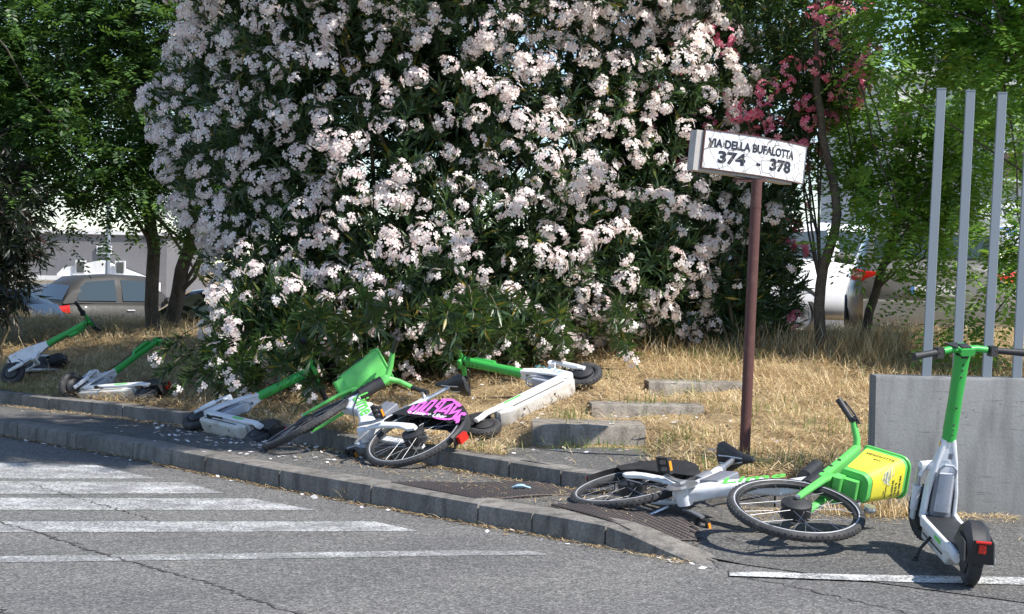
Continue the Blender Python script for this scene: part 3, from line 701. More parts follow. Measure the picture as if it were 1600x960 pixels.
    if side < 0:
        skin(14, 24, .10, .90, .0022, 'advert_print', MAT['yellow'])
        yc = (Y0+Y1)/2
        def fm(k, y, off=.0034):
            a = A0+(A1-A0)*k; f = F0+(F1-F0)*(.62+.38*k)+off; return ST @ bp(a, f, y)
        up_ = (fm(.9, yc)-fm(.1, yc)).normalized(); rt_ = (fm(.5, Y1)-fm(.5, Y0)).normalized()
        for tx, sz, k, yy in (('HAI MAI VISTO', .0195, .80, .030), ('IL SOLE', .0195, .71, .030), ('DI NOTTE ?', .0195, .62, .030), ('scopri il programma', .0085, .46, .035), ('Roma', .0085, .41, .035)):
            text('advert_lettering', tx, sz, MAT['ink'], root, frame(fm(k, yc+yy), rt_, up_), .0006, .88 if sz > .02 else 1, .0003)
        for tx, sz, k, f_ in (('VIDEOCITTÀ', .030, .74, .155), ('FESTIVAL', .012, .60, .155)):
            hy_ = (Y1-Y0)/2*(.72+.28*k); text('advert_lettering', tx, sz, MAT['ink'], root, ST @ frame(bp(A0+(A1-A0)*k, f_, yc-hy_-.0062), FWP, AXV), .0006, .9, .0003)
        for j in range(6):
            m = MB(); R1 = .030+.004*j; cc = fm(.36+.035*j, yc-.05, .0042+.0003*j); P = [cc+rt_*(math.cos(a)*R1)+up_*(math.sin(a)*R1*.36) for a in [2*math.pi*i/28*(.8) + j*.3 for i in range(29)]]
            for a, b in zip(P, P[1:]): pass
            nn = rt_.cross(up_); L = []; R2 = []
            for i, p in enumerate(P):
                t = (P[min(i+1, 28)]-P[max(0, i-1)]).normalized(); q = nn.cross(t); L.append(p+q*.0016); R2.append(p-q*.0016)
            m.add(L+R2, [(i, i+1, 30+i, 29+i) for i in range(28)]); m.build('advert_swirl', MAT['blueink'] if j % 2 else MAT['whiteink'], root)
        lamp = bp(A0-.005, F0+(F1-F0)*.5, .075)
    else:
        nn_ = 0
        pc_ = bp(A0+(A1-A0)*.62, (F0+F1)/2, Y1*.0+((Y0+Y1)/2+(Y1-Y0)/2*.9)+.004)
        for j, (R1, dx) in enumerate(((.034, -.045), (.034, .045), (.020, 0))):
            m = MB(ST); P = [pc_+FWP*(dx*.6+math.cos(a)*R1*.7)+AXV*(math.sin(a)*R1+(.02 if j == 2 else -.01)) for a in [2*math.pi*i/20 for i in range(21)]]
            m.tube(P, .0022, 4, cap=False); m.build('basket_doodle', MAT['ink'], root)
        lamp = bp(A0-.005, F0+(F1-F0)*.5, -.04)
    m = MB(ST); m.rbeam([bp(A0-.035, F0+.01, Y0*.55), bp(A0-.035, F0+.01, Y1*.75)], .075, .05, FWP, ch=.3); m.rbeam([bp(A0-.02, F0+.06, Y0*.5), bp(A0-.02, F0+.06, Y1*.7)], .04, .10, FWP, ch=.3); m.build('basket_cradle', MAT['bgreen'], root)
    m = MB(ST)
    for k in range(4):
        for j in range(2): m.box(bp(A0-.036, F0+.062+j*.022, Y0*.4+k*.04), (.006, .02, .006))
    m.build('cradle_slot', MAT['black'], root)
    m = MB(ST); m.lathe([(.010, -.01), (.028, -.012), (.033, 0), (.028, .016), (.01, .02)], 18, bp(A0-.01, F1*.78, .06)); m.build('bell_badge', MAT['silver'], root)
    m = MB(ST); m.box(bp(A0-.03, F0+.105, .055), (.05, .05, .035)); hs = m.build('headlight', MAT['black'], root)
    m = MB(ST); m.box(bp(A0-.03, F0+.105, .055)+FWP*.024, (.006, .034, .022)); m.build('headlight_lens', MAT['clear'], root)
    m = MB(ST); m.rbeam([HTs+AXV*.02-FWP*.05, HTs+AXV*.20-FWP*.06], .085, .07, FWP, ch=.4); m.build('control_box', MAT['black'], root)
    return root
make_bike([0.7592, 10.1445, 0.1392, -1.2489, 0.5719, -0.7802, 0.3324, 1.0613, 0.5796, -0.1499, 0.0038, 0.0734, 0.0343, 0.204],
          'fallen white and green bicycle with yellow advert basket by the concrete wall', -1)
make_bike([-1.2027, 12.7885, 0.1462, -0.8036, -1.8153, -3.2476, -0.358, 1.0355, 0.2677, -0.1766, 0.0872, 0.0102, 0.0188, 0.1969],
          'fallen bicycle with plain green basket and pink scrawl on black mudguard under the oleander', 1, True)

# ------------------------------------------------------------------ kick scooters
SWH = wheel_parts(.14, .030, False, motor=True, sy=.9); SWR = wheel_parts(.13, .034, False, motor=True, sy=1.0)
NT = Vector((.27, 0, .56)); SAX = (Vector((.135, 0, 1.10))-NT).normalized(); SFW = Vector((SAX.z, 0, -SAX.x))
def make_scooter(x, label, lobe=True, tagw=False, group='green and white rental scooters'):
    root = empty('kick_scooter', label=label, cat='scooter', group=group)
    root.matrix_world = Matrix.Translation(Vector(x[0:3])) @ rodr(x[3:6]) @ Matrix.Scale(x[7], 4)
    St = Matrix.Translation(NT) @ Matrix.Rotation(x[6], 4, SAX) @ Matrix.Translation(-NT)
    FW_ = Vector((.50, 0, .14)); RW = Vector((-.50, 0, .13)); ext = x[8]
    SWH('wheel', root, St @ Matrix.Translation(FW_)); SWR('wheel', root, Matrix.Translation(RW))
    # deck: white rails round a grey tray, black tread mat on top
    m = MB()
    for s in (-1, 1): m.rbeam([(.40, s*.055, .22), (.345, s*.075, .165), (.25, s*.088, .142), (-.34, s*.088, .142), (-.45, s*.085, .150), (-.53, s*.078, .135)], [.022, .024, .026, .026, .024, .022], [.05, .055, .05, .05, .045, .05], (0, 0, 1), ch=.3)
    m.rbeam([(.345, -.07, .155), (.345, .07, .155)], .05, .055, (0, 0, 1)); m.rbeam([(-.35, -.07, .142), (-.35, .07, .142)], .04, .045, (0, 0, 1))
    m.build('deck_rail', MAT['white'], root)
    m = MB(); m.rbeam([(.35, 0, .105), (.28, 0, .085), (-.30, 0, .085), (-.36, 0, .11)], [.12, .165, .165, .14], [.04, .075, .075, .04], (0, 0, 1), ch=.18); m.build('underside_tray', MAT['dirtywhite'], root)
    m = MB()
    for s in (-1, 1):
        m.box((-.18, s*.045, .046), (.012, .012, .006)); m.box((.12, s*.045, .046), (.012, .012, .006)); m.box((0, s*.083, .085), (.5, .004, .008))
    m.build('tray_bolts', MAT['black'], root)
    m = MB(); m.rbeam([(.30, 0, .162), (-.34, 0, .162)], .146, .012, (0, 0, 1)); m.build('deck_mat', MAT['black'], root)
    # neck: white wedge in two cheeks joined at top, battery between
    nb = Vector((.36, 0, .16))
    m = MB()
    for s in (-1, 1): m.rbeam([nb+Vector((-.01, s*.076, -.02)), nb+SAX*.14+Vector((0, s*.068, 0)), nb+SAX*.30+Vector((0, s*.045, 0)), NT+Vector((0, s*.018, 0))], [.020, .018, .018, .03], [.085, .10, .075, .06], SFW, ch=.3)
    m.rbeam([nb+SFW*.025+SAX*-.02, nb+SFW*.03+SAX*.2, NT+SFW*.005], [.15, .12, .05], [.03, .03, .045], SFW, ch=.3)
    m.rbeam([NT-SAX*.12, NT-SAX*.0], .068, .062, SFW, ch=.4); m.rbeam([nb+SAX*.20-SFW*.01, nb+SAX*.30-SFW*.005, NT-SAX*.02], [.135, .105, .07], [.05, .055, .055], SFW, ch=.3); m.build('neck', MAT['white'], root)
    m = MB(); m.rbeam([NT-SAX*.03+Vector((0, .034, 0)), NT-SAX*.03+Vector((0, .042, 0))], .022, .03, SAX, ch=.3); m.build('side_reflector', MAT['orange'], root)
    m = MB(); c0 = nb-SFW*.012
    m.rbeam([c0-SFW*.022+SAX*.0, c0-SFW*.022+SAX*.25], [.108, .096], [.085, .075], SFW, ch=.3); m.build('battery_case', MAT['grey'], root)
    m = MB(); m.rbeam([c0-SFW*.07+SAX*.06, c0-SFW*.068+SAX*.26], [.078, .072], [.03, .028], SFW, ch=.45); m.build('battery_cover', MAT['palegrey'], root)
    m = MB(); P = [c0-SFW*.05+SAX*.24+Vector((0, -.044, 0)), c0-SFW*.075+SAX*.285+Vector((0, -.040, 0)), c0-SFW*.08+SAX*.31+Vector((0, -.02, 0)), c0-SFW*.08+SAX*.31+Vector((0, .02, 0)), c0-SFW*.075+SAX*.285+Vector((0, .04, 0)), c0-SFW*.05+SAX*.24+Vector((0, .044, 0))]
    m.tube(P, .007, 8); m.build('battery_handle', MAT['palegrey'], root)
    m = MB(); m.rbeam([c0-SFW*.06+SAX*.005+Vector((0, -.045, 0)), c0-SFW*.06+SAX*.005+Vector((0, .045, 0))], .03, .03, SFW); m.build('battery_foot', MAT['palegrey'], root)
    # fork legs and shock
    m = MB(St); cr = Vector((.43, 0, .40)); top_ = NT-SAX*.13+SFW*.03
    m.rbeam([top_, cr-SFW*.02, cr+SFW*.02], [.06, .07, .07], [.05, .05, .04], (0, 0, 1), ch=.35)
    for s in (-1, 1): m.rbeam([cr+Vector((0, s*.05, 0)), cr+Vector((0, s*.062, -.02)) - SAX*.03], .024, .04, SFW, ch=.35)
    m.rbeam([cr-Vector((0, .066, 0)), cr+Vector((0, .066, 0))], .045, .04, SFW); 
    for s in (-1, 1):
        m.tube([FW_+SAX*.03+Vector((0, s*.064, 0)), FW_+SAX*.16+Vector((0, s*.064, 0))], [.020, .022], 12); m.rbeam([FW_-SAX*.02+Vector((0, s*.064, 0)), FW_+SAX*.04+Vector((0, s*.064, 0))], .018, .034, SFW)
    m.build('fork', MAT['white'], root)
    m = MB(St)
    for s in (-1, 1):
        m = MB(St); m.tube([FW_+SAX*.15+Vector((0, s*.064, 0)), FW_+SAX*.26+Vector((0, s*.064, 0))], .0135, 10); m.build('shock_tube', MAT['silver'], root)
    m = MB(St); m.torus(.158, .006, 16, 6, c=FW_, sy=6, a0=rad(100), a1=rad(190)); m.build('front_mudguard', MAT['black'], root)
    # stem
    tp = Vector((.135, 0, 1.10))+SAX*ext
    m = MB(St); m.rbeam([NT-SAX*.005, NT+SAX*.06, NT.lerp(tp, .5), tp-SAX*.04, tp], [.062, .070, .066, .074, .082], [.062, .066, .060, .058, .05], SFW, ch=.38)
    for s in (0,): m.tube([NT-SAX*.004, NT+SAX*.07], .035, 14)
    m.build('stem', MAT['green'], root)
    if lobe:
        m = MB(St); a, b = NT.lerp(tp, .48), NT.lerp(tp, .93); m.rbeam([a+SFW*.024, a.lerp(b, .15)+SFW*.046, a.lerp(b, .85)+SFW*.048, b+SFW*.026], [.03, .046, .046, .03], [.02, .042, .042, .02], SFW, ch=.45); m.build('lamp_housing', MAT['green'], root)
        m = MB(St); m.lathe([(.002, 0), (.014, 0), (.014, .004)], 12); 
    m = MB(St)
    for k in (.08, .14, .20, .40, .76, .84, .90): m.ell(NT.lerp(tp, k)-SFW*.0315+Vector((0, .004, 0)), (.005, .0065, .0045), 8, 5)
    m.build('stem_socket', MAT['black'], root)
    m = MB(St); m.rbeam([tp-SAX*.012, tp+SAX*.004], .066, .058, SFW, ch=.4); m.build('stem_seal', MAT['black'], root)
    m = MB(St); hc = tp+SAX*.026
    m.rbeam([hc-SFW*.05, hc+SFW*.035], [.078, .07], [.034, .04], SAX, ch=.35)
    for s in (-1, 1): m.rbeam([hc+Vector((0, s*.02, 0)), hc+Vector((0, s*.07, 0))-SFW*.005+SAX*.004, hc+Vector((0, s*.12, 0))-SFW*.018], [.042, .036, .034], [.034, .032, .032], SAX, ch=.4)
    m.build('handlebar', MAT['green'], root)
    m = MB(St); m.rbeam([hc-SFW*.035+SAX*.019, hc+SFW*.02+SAX*.021], .05, .006, SAX); m.build('display', MAT['black'], root)
    for s in (-1, 1):
        ge = hc+Vector((0, s*.305, 0))-SFW*.075+SAX*.0; gi = hc+Vector((0, s*.135, 0))-SFW*.022
        m = MB(St); m.tube([gi, gi.lerp(ge, .15)], .021, 12); m.tube([gi.lerp(ge, .12), gi.lerp(ge, .55), ge], [.0165, .0165, .0185], 14); m.build('grip', MAT['black'], root)
        m = MB(St); m.box(gi.lerp(ge, .06)+SFW*.0+SAX*-.004, (.045, .035, .05)); m.tube([gi+SFW*.02-SAX*.01, gi.lerp(ge, .4)+SFW*.045-SAX*.012, gi.lerp(ge, .8)+SFW*.05-SAX*.012], [.008, .006, .005], 8); m.build('brake_lever', MAT['black'], root)
    m = MB(St); m.tube([hc+Vector((0, -.10, -.01)), hc+SFW*.09+Vector((0, -.06, -.02))-SAX*.05, hc+SFW*.05-SAX*.16+Vector((0, -.02, 0)), NT+SFW*.04+SAX*.10, NT+SFW*.05-SAX*.08], .0045, 6); m.build('cable', MAT['black'], root)
    m = MB(St); m.plate([(-.03, -.035), (.05, 0), (-.03, .035)], hc+Vector((0, .055, 0))+SAX*.026, SFW*-1, (0, 1, 0), .006); m.build('phone_clip', MAT['black'], root)
    # rear mudguard: black hood with side skirts and tail light
    m = MB(); rings = []
    for k in range(9):
        a = rad(30)+rad(145)*k/8; d = Vector((math.cos(a), 0, math.sin(a)))
        R1 = .165 if k not in (3, 4) else .172
        rings.append([RW+d*r+Vector((0, y, 0)) for r, y in ((R1-.085, -.062), (R1-.02, -.055), (R1, -.03), (R1, .03), (R1-.02, .055), (R1-.085, .062), (R1-.088, .056), (R1-.024, .048), (R1-.008, 0), (R1-.024, -.048), (R1-.088, -.056))])
    m.loft(rings)
    for s in (-1, 1): m.plate([(-.165, .0), (-.13, .09), (.02, .115), (.13, .04), (.14, .0)], RW+Vector((0, s*.066-.003, .005)), (1, 0, 0), (0, 0, 1), -.006)
    m.plate([(-.064, -.0), (.064, 0), (.045, .115), (-.045, .115)], RW+Vector((-.166, 0, .005)), (0, 1, 0), (-.28, 0, 1), .007)
    m.build('rear_mudguard', MAT['black'], root)
    m = MB(); m.rbeam([RW+Vector((-.190, 0, .060)), RW+Vector((-.197, 0, .095))], .034, .010, (1, 0, 0)); m.build('rear_reflector', MAT['red'], root)
    m = MB(); m.rbeam([RW+Vector((-.206, -.034, .112)), RW+Vector((-.206, .034, .112))], .012, .012, (0, 0, 1)); m.build('tail_light', MAT['red'], root)
    for s in (-1, 1):
        m = MB(); m.rbeam([(-.50, s*.082, .135), (-.56, s*.080, .132)], .03, .046, (0, 0, 1), ch=.4); m.build('axle_cap', MAT['white'], root)
    m = MB(); m.rbeam([(.02, .09, .11), (.0, .14, .05), (-.03, .16, .01)], .014, .02, (1, 0, 0)); m.box((-.03, .165, .006), (.05, .03, .01)); m.build('kickstand', MAT['black'], root)
    for sy_ in (-1, 1):
        m = MB(); m.box((-.20, sy_*.1015, .143), (.16, .0012, .02)); m.build('rail_decal', MAT['limeink'], root)
    m = MB(); m.box((-.355, 0, .168), (.006, .15, .004)); m.build('deck_seam', MAT['black'], root)
    m = MB(); m.box(nb+SAX*.335+Vector((-.0, -.012, 0))-SFW*.034, (.003, .02, .03), Matrix.Rotation(rad(-14), 3, 'Y')); m.build('barcode_sticker', MAT['grey'], root)
    if tagw:
        m = MB(); rr = random.Random(3)
        for k in range(5):
            o = nb+SFW*-.01+SAX*(.06+.05*k)+Vector((0, -.094+.012*k*0, 0)); m.tube([o+SFW*rr.uniform(-.03, .03)+SAX*rr.uniform(-.02, .02) for q in range(4)], .003, 4)
        m.build('marker_scrawl', paint('teal_marker', (.05, .3, .32), .5, dirt=.1), root)
    return root
make_scooter([2.1326, 9.2687, 0.0427, 0.1052, -0.0033, 1.5403, 0.3258, 1.0015, -0.1083], 'green and white rental scooter standing upright before the concrete wall', lobe=False)
make_scooter([-2.2239, 14.4921, 0.1262, 0.6414, 1.1625, 1.9512, 0.0976, 1.0135, -0.106], 'fallen scooter on the pavement touching the front wheel of the scrawled bicycle')
make_scooter([0.2781, 14.1282, 0.4223, -1.1595, -0.7211, 0.3456, -0.1774, 1.0287, -0.0348], 'fallen scooter on the bank beside the steps, dirty white underside showing, stem pointing left', tagw=True)
make_scooter([-3.5502, 16.6499, 0.213, 0.2651, 1.3034, 2.2362, 1.3951, 0.9144, -0.0183], 'scooter lying on dry grass just above the kerb, second from the left edge')
make_scooter([-4.717, 18.4338, 0.3835, -0.7462, 0.9021, -1.6713, 1.15, 0.8826, -0.0796], 'scooter lying farther up the bank at the left edge below the parked cars')


# ------------------------------------------------------------------ vegetation helpers
up = np.array([0, 0, 1.])
def unit(a): return a/np.maximum(1e-9, np.linalg.norm(a, axis=-1, keepdims=True))
def leaves4(P, D, Nn, L, W, droop=.12):
    """folded lance leaves: 4 triangles each"""
    Sd = unit(np.cross(D, Nn)); Nn = unit(np.cross(Sd, D)); L = L[:, None]; W = W[:, None]
    mid = P+D*L*.48-Nn*W*.10; tip = P+D*L-Nn*L*droop
    l = P+D*L*.45+Sd*W*.5+Nn*W*.12; r = P+D*L*.45-Sd*W*.5+Nn*W*.12
    V = np.stack([P, l, mid, r, tip], 1).reshape(-1, 3); o = np.arange(len(P))[:, None, None]*5
    F = (np.array([[0, 2, 1], [1, 2, 4], [0, 3, 2], [3, 4, 2]])[None]+o).reshape(-1, 3); return V, F
def leaves2(P, D, Nn, L, W):
    Sd = unit(np.cross(D, Nn)); L = L[:, None]; W = W[:, None]
    V = np.stack([P, P+D*L*.5+Sd*W*.5, P+D*L, P+D*L*.5-Sd*W*.5], 1).reshape(-1, 3)
    o = np.arange(len(P))[:, None, None]*4; return V, (np.array([[0, 1, 2], [0, 2, 3]])[None]+o).reshape(-1, 3)
def cat_(parts):
    Vs, Fs, o = [], [], 0
    for V, F in parts: Vs.append(V); Fs.append(F+o); o += len(V)
    return np.concatenate(Vs), np.concatenate(Fs)
def blobs_sample(bl, n, rmin, rmax, seed, keep=lambda p: np.ones(len(p), bool), zmin=None):
    r = np.random.default_rng(seed); bl = np.array(bl); area = (bl[:, 3]*bl[:, 4]+bl[:, 4]*bl[:, 5]+bl[:, 3]*bl[:, 5]); pr = area/area.sum()
    out, nor = [], []; tot = 0
    while tot < n:
        k = r.choice(len(bl), n, p=pr); d = unit(r.normal(size=(n, 3))); q = r.uniform(rmin, rmax, n)[:, None]
        lump = 1+.07*np.sin(d[:, :1]*9+k[:, None])*np.cos(d[:, 2:]*8+k[:, None]*2)
        p = bl[k, :3]+d*bl[k, 3:6]*q*lump; nn = unit(d/bl[k, 3:6]); ok = np.ones(n, bool)
        for j in range(len(bl)):
            ins = np.linalg.norm((p-bl[j, :3])/bl[j, 3:6], axis=1); ok &= (k == j) | (ins > rmin*.96)
        ok &= keep(p); g = np.array([mound(a[0], a[1]) for a in p[ok]]) if ok.any() else np.zeros(0)
        idx = np.where(ok)[0][p[ok][:, 2] > g+.04]
        out.append(p[idx]); nor.append(nn[idx]); tot += len(idx)
    return np.concatenate(out)[:n], np.concatenate(nor)[:n]
def whorls(P, Dr, per, L0, L1, W0, W1, seed, stem=.22, spread=(.5, 1.25)):
    """each shoot tip carries `per` lance leaves along its last stretch"""
    r = np.random.default_rng(seed); n = len(P); t = r.uniform(0, 1, (n, per)); B = P[:, None]-Dr[:, None]*(stem*t)[..., None]
    az = r.uniform(0, 2*np.pi, (n, per)); a = unit(np.cross(Dr, [0, 0, 1.])+1e-3); b = np.cross(Dr, a)
    rad_ = a[:, None]*np.cos(az)[..., None]+b[:, None]*np.sin(az)[..., None]; th = r.uniform(spread[0], spread[1], (n, per))*(.55+.6*t)
    D = unit(Dr[:, None]*np.cos(th)[..., None]+rad_*np.sin(th)[..., None]); Nn = unit(Dr[:, None]*1.0-rad_*.3+r.normal(scale=.25, size=D.shape))
    return leaves4(B.reshape(-1, 3), D.reshape(-1, 3), Nn.reshape(-1, 3), r.uniform(L0, L1, n*per), r.uniform(W0, W1, n*per))
def pinnate(P, D, seed, pairs=7, L=(.18, .28), lf=(.038, .055), wr=.42):
    """compound leaves: a rachis with paired leaflets drooping a little"""
    r = np.random.default_rng(seed); n = len(P); Ln = r.uniform(*L, n); up = np.array([0, 0, 1.]); Sd = unit(np.cross(D, up)+1e-3); Nn = unit(np.cross(Sd, D)+r.normal(scale=.25, size=D.shape)); Sd = unit(np.cross(D, Nn))
    parts = []; k = np.arange(pairs*2+1); t = (.12+.88*(k//2)/pairs)
    B = P[:, None]+D[:, None]*(Ln[:, None]*t)[..., None]-up*(.30*Ln[:, None]*t**2)[..., None]
    s = np.where(k % 2, 1., -1.); s[-1] = 0
    LD = unit(Sd[:, None]*s[None, :, None]+D[:, None]*np.where(s == 0, 1, .35)[None, :, None]-up*.15+r.normal(scale=.12, size=(n, len(k), 3)))
    ll = r.uniform(*lf, (n, len(k))); NN = np.repeat(Nn[:, None], len(k), 1)+r.normal(scale=.2, size=(n, len(k), 3))
    V1 = leaves2(B.reshape(-1, 3), LD.reshape(-1, 3), unit(NN).reshape(-1, 3), ll.ravel(), ll.ravel()*wr)
    tipp = P+D*Ln[:, None]-up*.30*Ln[:, None]; V2 = leaves2(P, unit(tipp-P), Nn, Ln, np.full(n, .004))
    return cat_([V1, V2])
def limbs(name, parent, mat, specs):
    m = MB()
    for pts, r0, r1 in specs:
        K = len(pts); m.tube(pts, [r0+(r1-r0)*k/(K-1) for k in range(K)], 8)
    return m.build(name, mat, parent, ang=80)
def wander(a, b, n, amp, seed):
    r = random.Random(seed); a = Vector(a); b = Vector(b); return [a.lerp(b, k/n)+Vector((r.uniform(-1, 1), r.uniform(-1, 1), r.uniform(-.4, .4)))*amp*(1 if 0 < k < n else 0) for k in range(n+1)]

# flower heads: a dome of five-petalled flowers, several variants sharing meshes
def flower_V(c, nrm, size, r):
    nrm = nrm.normalized(); a = nrm.orthogonal().normalized(); b = nrm.cross(a); V = []; F = []; ph = r.uniform(0, 6)
    for k in range(5):
        t = ph+2*math.pi*k/5; d = a*math.cos(t)+b*math.sin(t); s = nrm.cross(d); e = size*r.uniform(.85, 1.1); tw = r.uniform(-.25, .25)
        o = len(V); lift = nrm*size*.18
        V += [c, c+d*e*.52+s*e*.30+lift*.6, c+d*e*.95+s*e*.38+lift*(.3+tw), c+d*e*1.02-s*e*.28+lift*(.3-tw), c+d*e*.5-s*e*.24+lift*.6]
        F += [(o, o+1, o+4), (o+1, o+2, o+4), (o+2, o+3, o+4)]
    return V, F
def head_mesh(name, n, R, size, mat, seed):
    r = random.Random(seed); V = []; F = []
    for k in range(n):
        th = math.acos(1-r.random()**1.3*1.5); ph = r.uniform(0, 6.28); d = Vector((math.sin(th)*math.cos(ph), math.sin(th)*math.sin(ph), math.cos(th)*.8+.1))
        c = Vector((d.x*R*1.25, d.y*R*1.25, d.z*R*.8))*r.uniform(.6, 1.15); v, f = flower_V(c, (d+Vector((r.uniform(-.4, .4), r.uniform(-.4, .4), r.uniform(-.2, .4)))), size*r.uniform(.8, 1.1), r); o = len(V)
        V += v; F += [tuple(i+o for i in q) for q in f]
    me = bpy.data.meshes.new(name); me.from_pydata([tuple(v) for v in V], [], F); me.materials.append(mat); return me
HEADS = [head_mesh('flower_cluster', n, R, .035, MAT['petal'], i) for i, (n, R) in enumerate(((14, .068), (19, .082), (10, .055), (26, .10), (13, .07), (6, .045)))]
PHEADS = [head_mesh('flower_cluster', n, R, .030, MAT['pinkpetal'], 50+i) for i, (n, R) in enumerate(((10, .065), (6, .045), (15, .085)))]
def spaced(P, N, dmin, k):
    keep = []; cell = {}
    for i, p in enumerate(P):
        c = tuple(int(math.floor(a/dmin)) for a in p); ok = True
        for dx in (-1, 0, 1):
            for dy in (-1, 0, 1):
                for dz in (-1, 0, 1):
                    for j in cell.get((c[0]+dx, c[1]+dy, c[2]+dz), ()):
                        if np.sum((P[j]-p)**2) < (dmin*(.75+.5*((i*7+j*3) % 10)/10))**2: ok = False
        if ok: keep.append(i); cell.setdefault(c, []).append(i)
        if len(keep) >= k: break
    return P[keep], N[keep]
def place_heads(parent, P, Nn, heads, seed, limit=300, smin=.8, smax=1.15, pw=None):
    """nearest ones are objects of their own, the rest is one joined part"""
    r = random.Random(seed); order = sorted(range(len(P)), key=lambda i: P[i][1]); V = []; F = []; o = 0; base = parent.location
    for j, i in enumerate(order):
        me = heads[r.choices(range(len(heads)), pw)[0] if pw else r.randrange(len(heads))]; d = Vector(Nn[i])*.9+Vector((r.uniform(-.1, .5), r.uniform(-.45, .05), .5+r.uniform(-.2, .3))); d.normalize()
        mw = Matrix.Translation(Vector(P[i])-base) @ d.to_track_quat('Z', 'Y').to_matrix().to_4x4() @ Matrix.Rotation(r.uniform(0, 6.28), 4, 'Z') @ Matrix.Scale(r.uniform(smin, smax), 4)
        if j < limit: link('flower_cluster', me, parent, mw=mw)
        else:
            A = np.array([v.co for v in me.vertices]); Mw = np.array(mw); A = A @ Mw[:3, :3].T+Mw[:3, 3]; V.append(A); F.append(np.array([p.vertices[:] for p in me.polygons])+o); o += len(A)
    if V: link('rear_flower_clusters', npmesh('rear_flower_clusters', np.concatenate(V), np.concatenate(F), heads[0].materials[0]), parent, kind='stuff')

# ------------------------------------------------------------------ the great white oleander
BB_ = [(-.70, 17.6, 3.0, 2.2, 1.7, 1.9), (-2.08, 17.6, 2.65, 1.15, 1.2, 1.4), (-1.80, 17.3, 1.55, .88, 1.1, .95), (1.05, 17.7, 2.75, 1.12, 1.3, 1.7), (.75, 17.3, 1.6, 1.1, 1.1, .85),
       (-.55, 17.1, 1.5, 1.5, 1.35, 1.05), (-.6, 17.2, 4.5, 2.5, 1.75, 1.5), (.9, 16.9, 4.9, 1.3, 1.1, 1.2), (-1.95, 16.4, .95, .62, .75, .5), (-.75, 16.4, 1.0, 1.2, .75, .55), (-1.55, 17.2, 3.9, 1.25, 1.3, 1.2)]
bush = empty('white_oleander', (-.6, 17.6, mound(-.6, 17.6)), label='huge oleander bush covered in pale pink and white flower clusters behind the scooters', cat='bush')
bo = np.array(bush.location)
def wl(parent, name, VF, mat, kind='stuff', origin=None):
    V, F = VF; return link(name, npmesh(name, V-np.array(origin if origin is not None else parent.location), F, mat), parent, kind=kind)
P1, N1 = blobs_sample(BB_, 4600, .90, 1.06, 1); P2, N2 = blobs_sample(BB_, 4600, .12, .88, 2)
up = np.array([0, 0, 1.]); r_ = np.random.default_rng(5)
def shootdir(N, k=.5): return unit(N*.9+up*k+r_.normal(scale=.35, size=N.shape))
wl(bush, 'leaves', cat_([whorls(P1, shootdir(N1), 15, .10, .165, .018, .027, 11), whorls(P2, shootdir(N2), 14, .13, .19, .026, .036, 12)]), MAT['oleander'])
rb = random.Random(9)
for k in range(14):
    a = Vector((rb.uniform(-.9, .9), rb.uniform(-.5, .3), -.1)); q = P2[rb.randrange(len(P2))]-bo; limbs('branch', bush, MAT['stem'], [(wander(a, q, 5, .10, k), .03, .008)])
def dens(p):
    f = np.sin(p[:, 0]*3.1+1)*np.cos(p[:, 2]*2.7+.5)+.6*np.sin(p[:, 0]*6.3-p[:, 2]*5.1+2)
    wx = np.clip((2.2-p[:, 0])/4.5, 0, 1)*.55; wz = np.clip((p[:, 2]-.9)/2.2, 0, 1)*.75
    return f*.24+wx*.55+wz*.75+.38
def keepf(p):
    return (p[:, 1] < 17.75) & (np.random.default_rng(len(p)).uniform(0, 1, len(p)) < np.clip(dens(p), .03, 1)) & (p[:, 2] < 5.2)
PF, NF = spaced(*blobs_sample(BB_, 4200, .98, 1.10, 21, keepf), .165, 1150)
PF2, NF2 = blobs_sample(BB_, 260, 1.0, 1.09, 22, lambda p: p[:, 1] >= 17.75)
place_heads(bush, np.concatenate([PF, PF2]), np.concatenate([NF, NF2]), HEADS, 3, 300, .65, 1.25)
# low boughs reaching out over the bank
def boughs(parent, specs, heads, seed, lmat):
    r = random.Random(seed); VF = []; sp = []
    hp = []; hn = []
    for (a, b, nl, fl) in specs:
        a = Vector(a); b = Vector(b); pts = [a.lerp(b, t/6)+Vector((0, 0, .25*math.sin(math.pi*t/6)*.6)) for t in range(7)]; sp.append(([p-Vector(parent.location) for p in pts], .008, .003))
        P = np.array([pts[-1]+(pts[-3]-pts[-1])*(k*.12) for k in range(4)]); D = np.repeat(np.array([(b-a).normalized()]), 4, 0); VF.append(whorls(P, unit(D+np.array([0, 0, -.2])), nl, .11, .17, .02, .03, r.randrange(999), .3, (.8, 1.5)))
        if fl: hp.append(b); hn.append((0, -.5, .4))
    limbs('low_branch', parent, MAT['stem'], sp); o = wl(parent, 'low_leaves', cat_(VF), lmat)
    return hp, hn
specs = []
rr = random.Random(31)
for k in range(60):
    u = rr.uniform(330, 980); xw = (u-800)/185; 
    y0 = 16.9; y1 = max(yb(xw)+.45+(.9 if xw > -.9 else 0), rr.uniform(15.3, 16.2)); zg = mound(xw, y1)
    specs.append(((xw+rr.uniform(-.3, .3), y0, zg+.7), (xw, y1, zg+rr.uniform(.06, .5)), 14, rr.random() < .85))
specs += [((-1.5, 16, 1.1), (xx, yy, zz), 15, False) for xx, yy, zz in ((-1.55, 14.85, .70), (-1.45, 14.95, .88), (-1.62, 15.05, 1.0), (-1.35, 15.0, .72), (-1.50, 14.8, .95), (-1.7, 14.9, .80), (-1.2, 14.7, .9), (-1.0, 14.6, .95), (-1.1, 14.8, 1.15), (-.85, 14.9, 1.05))]
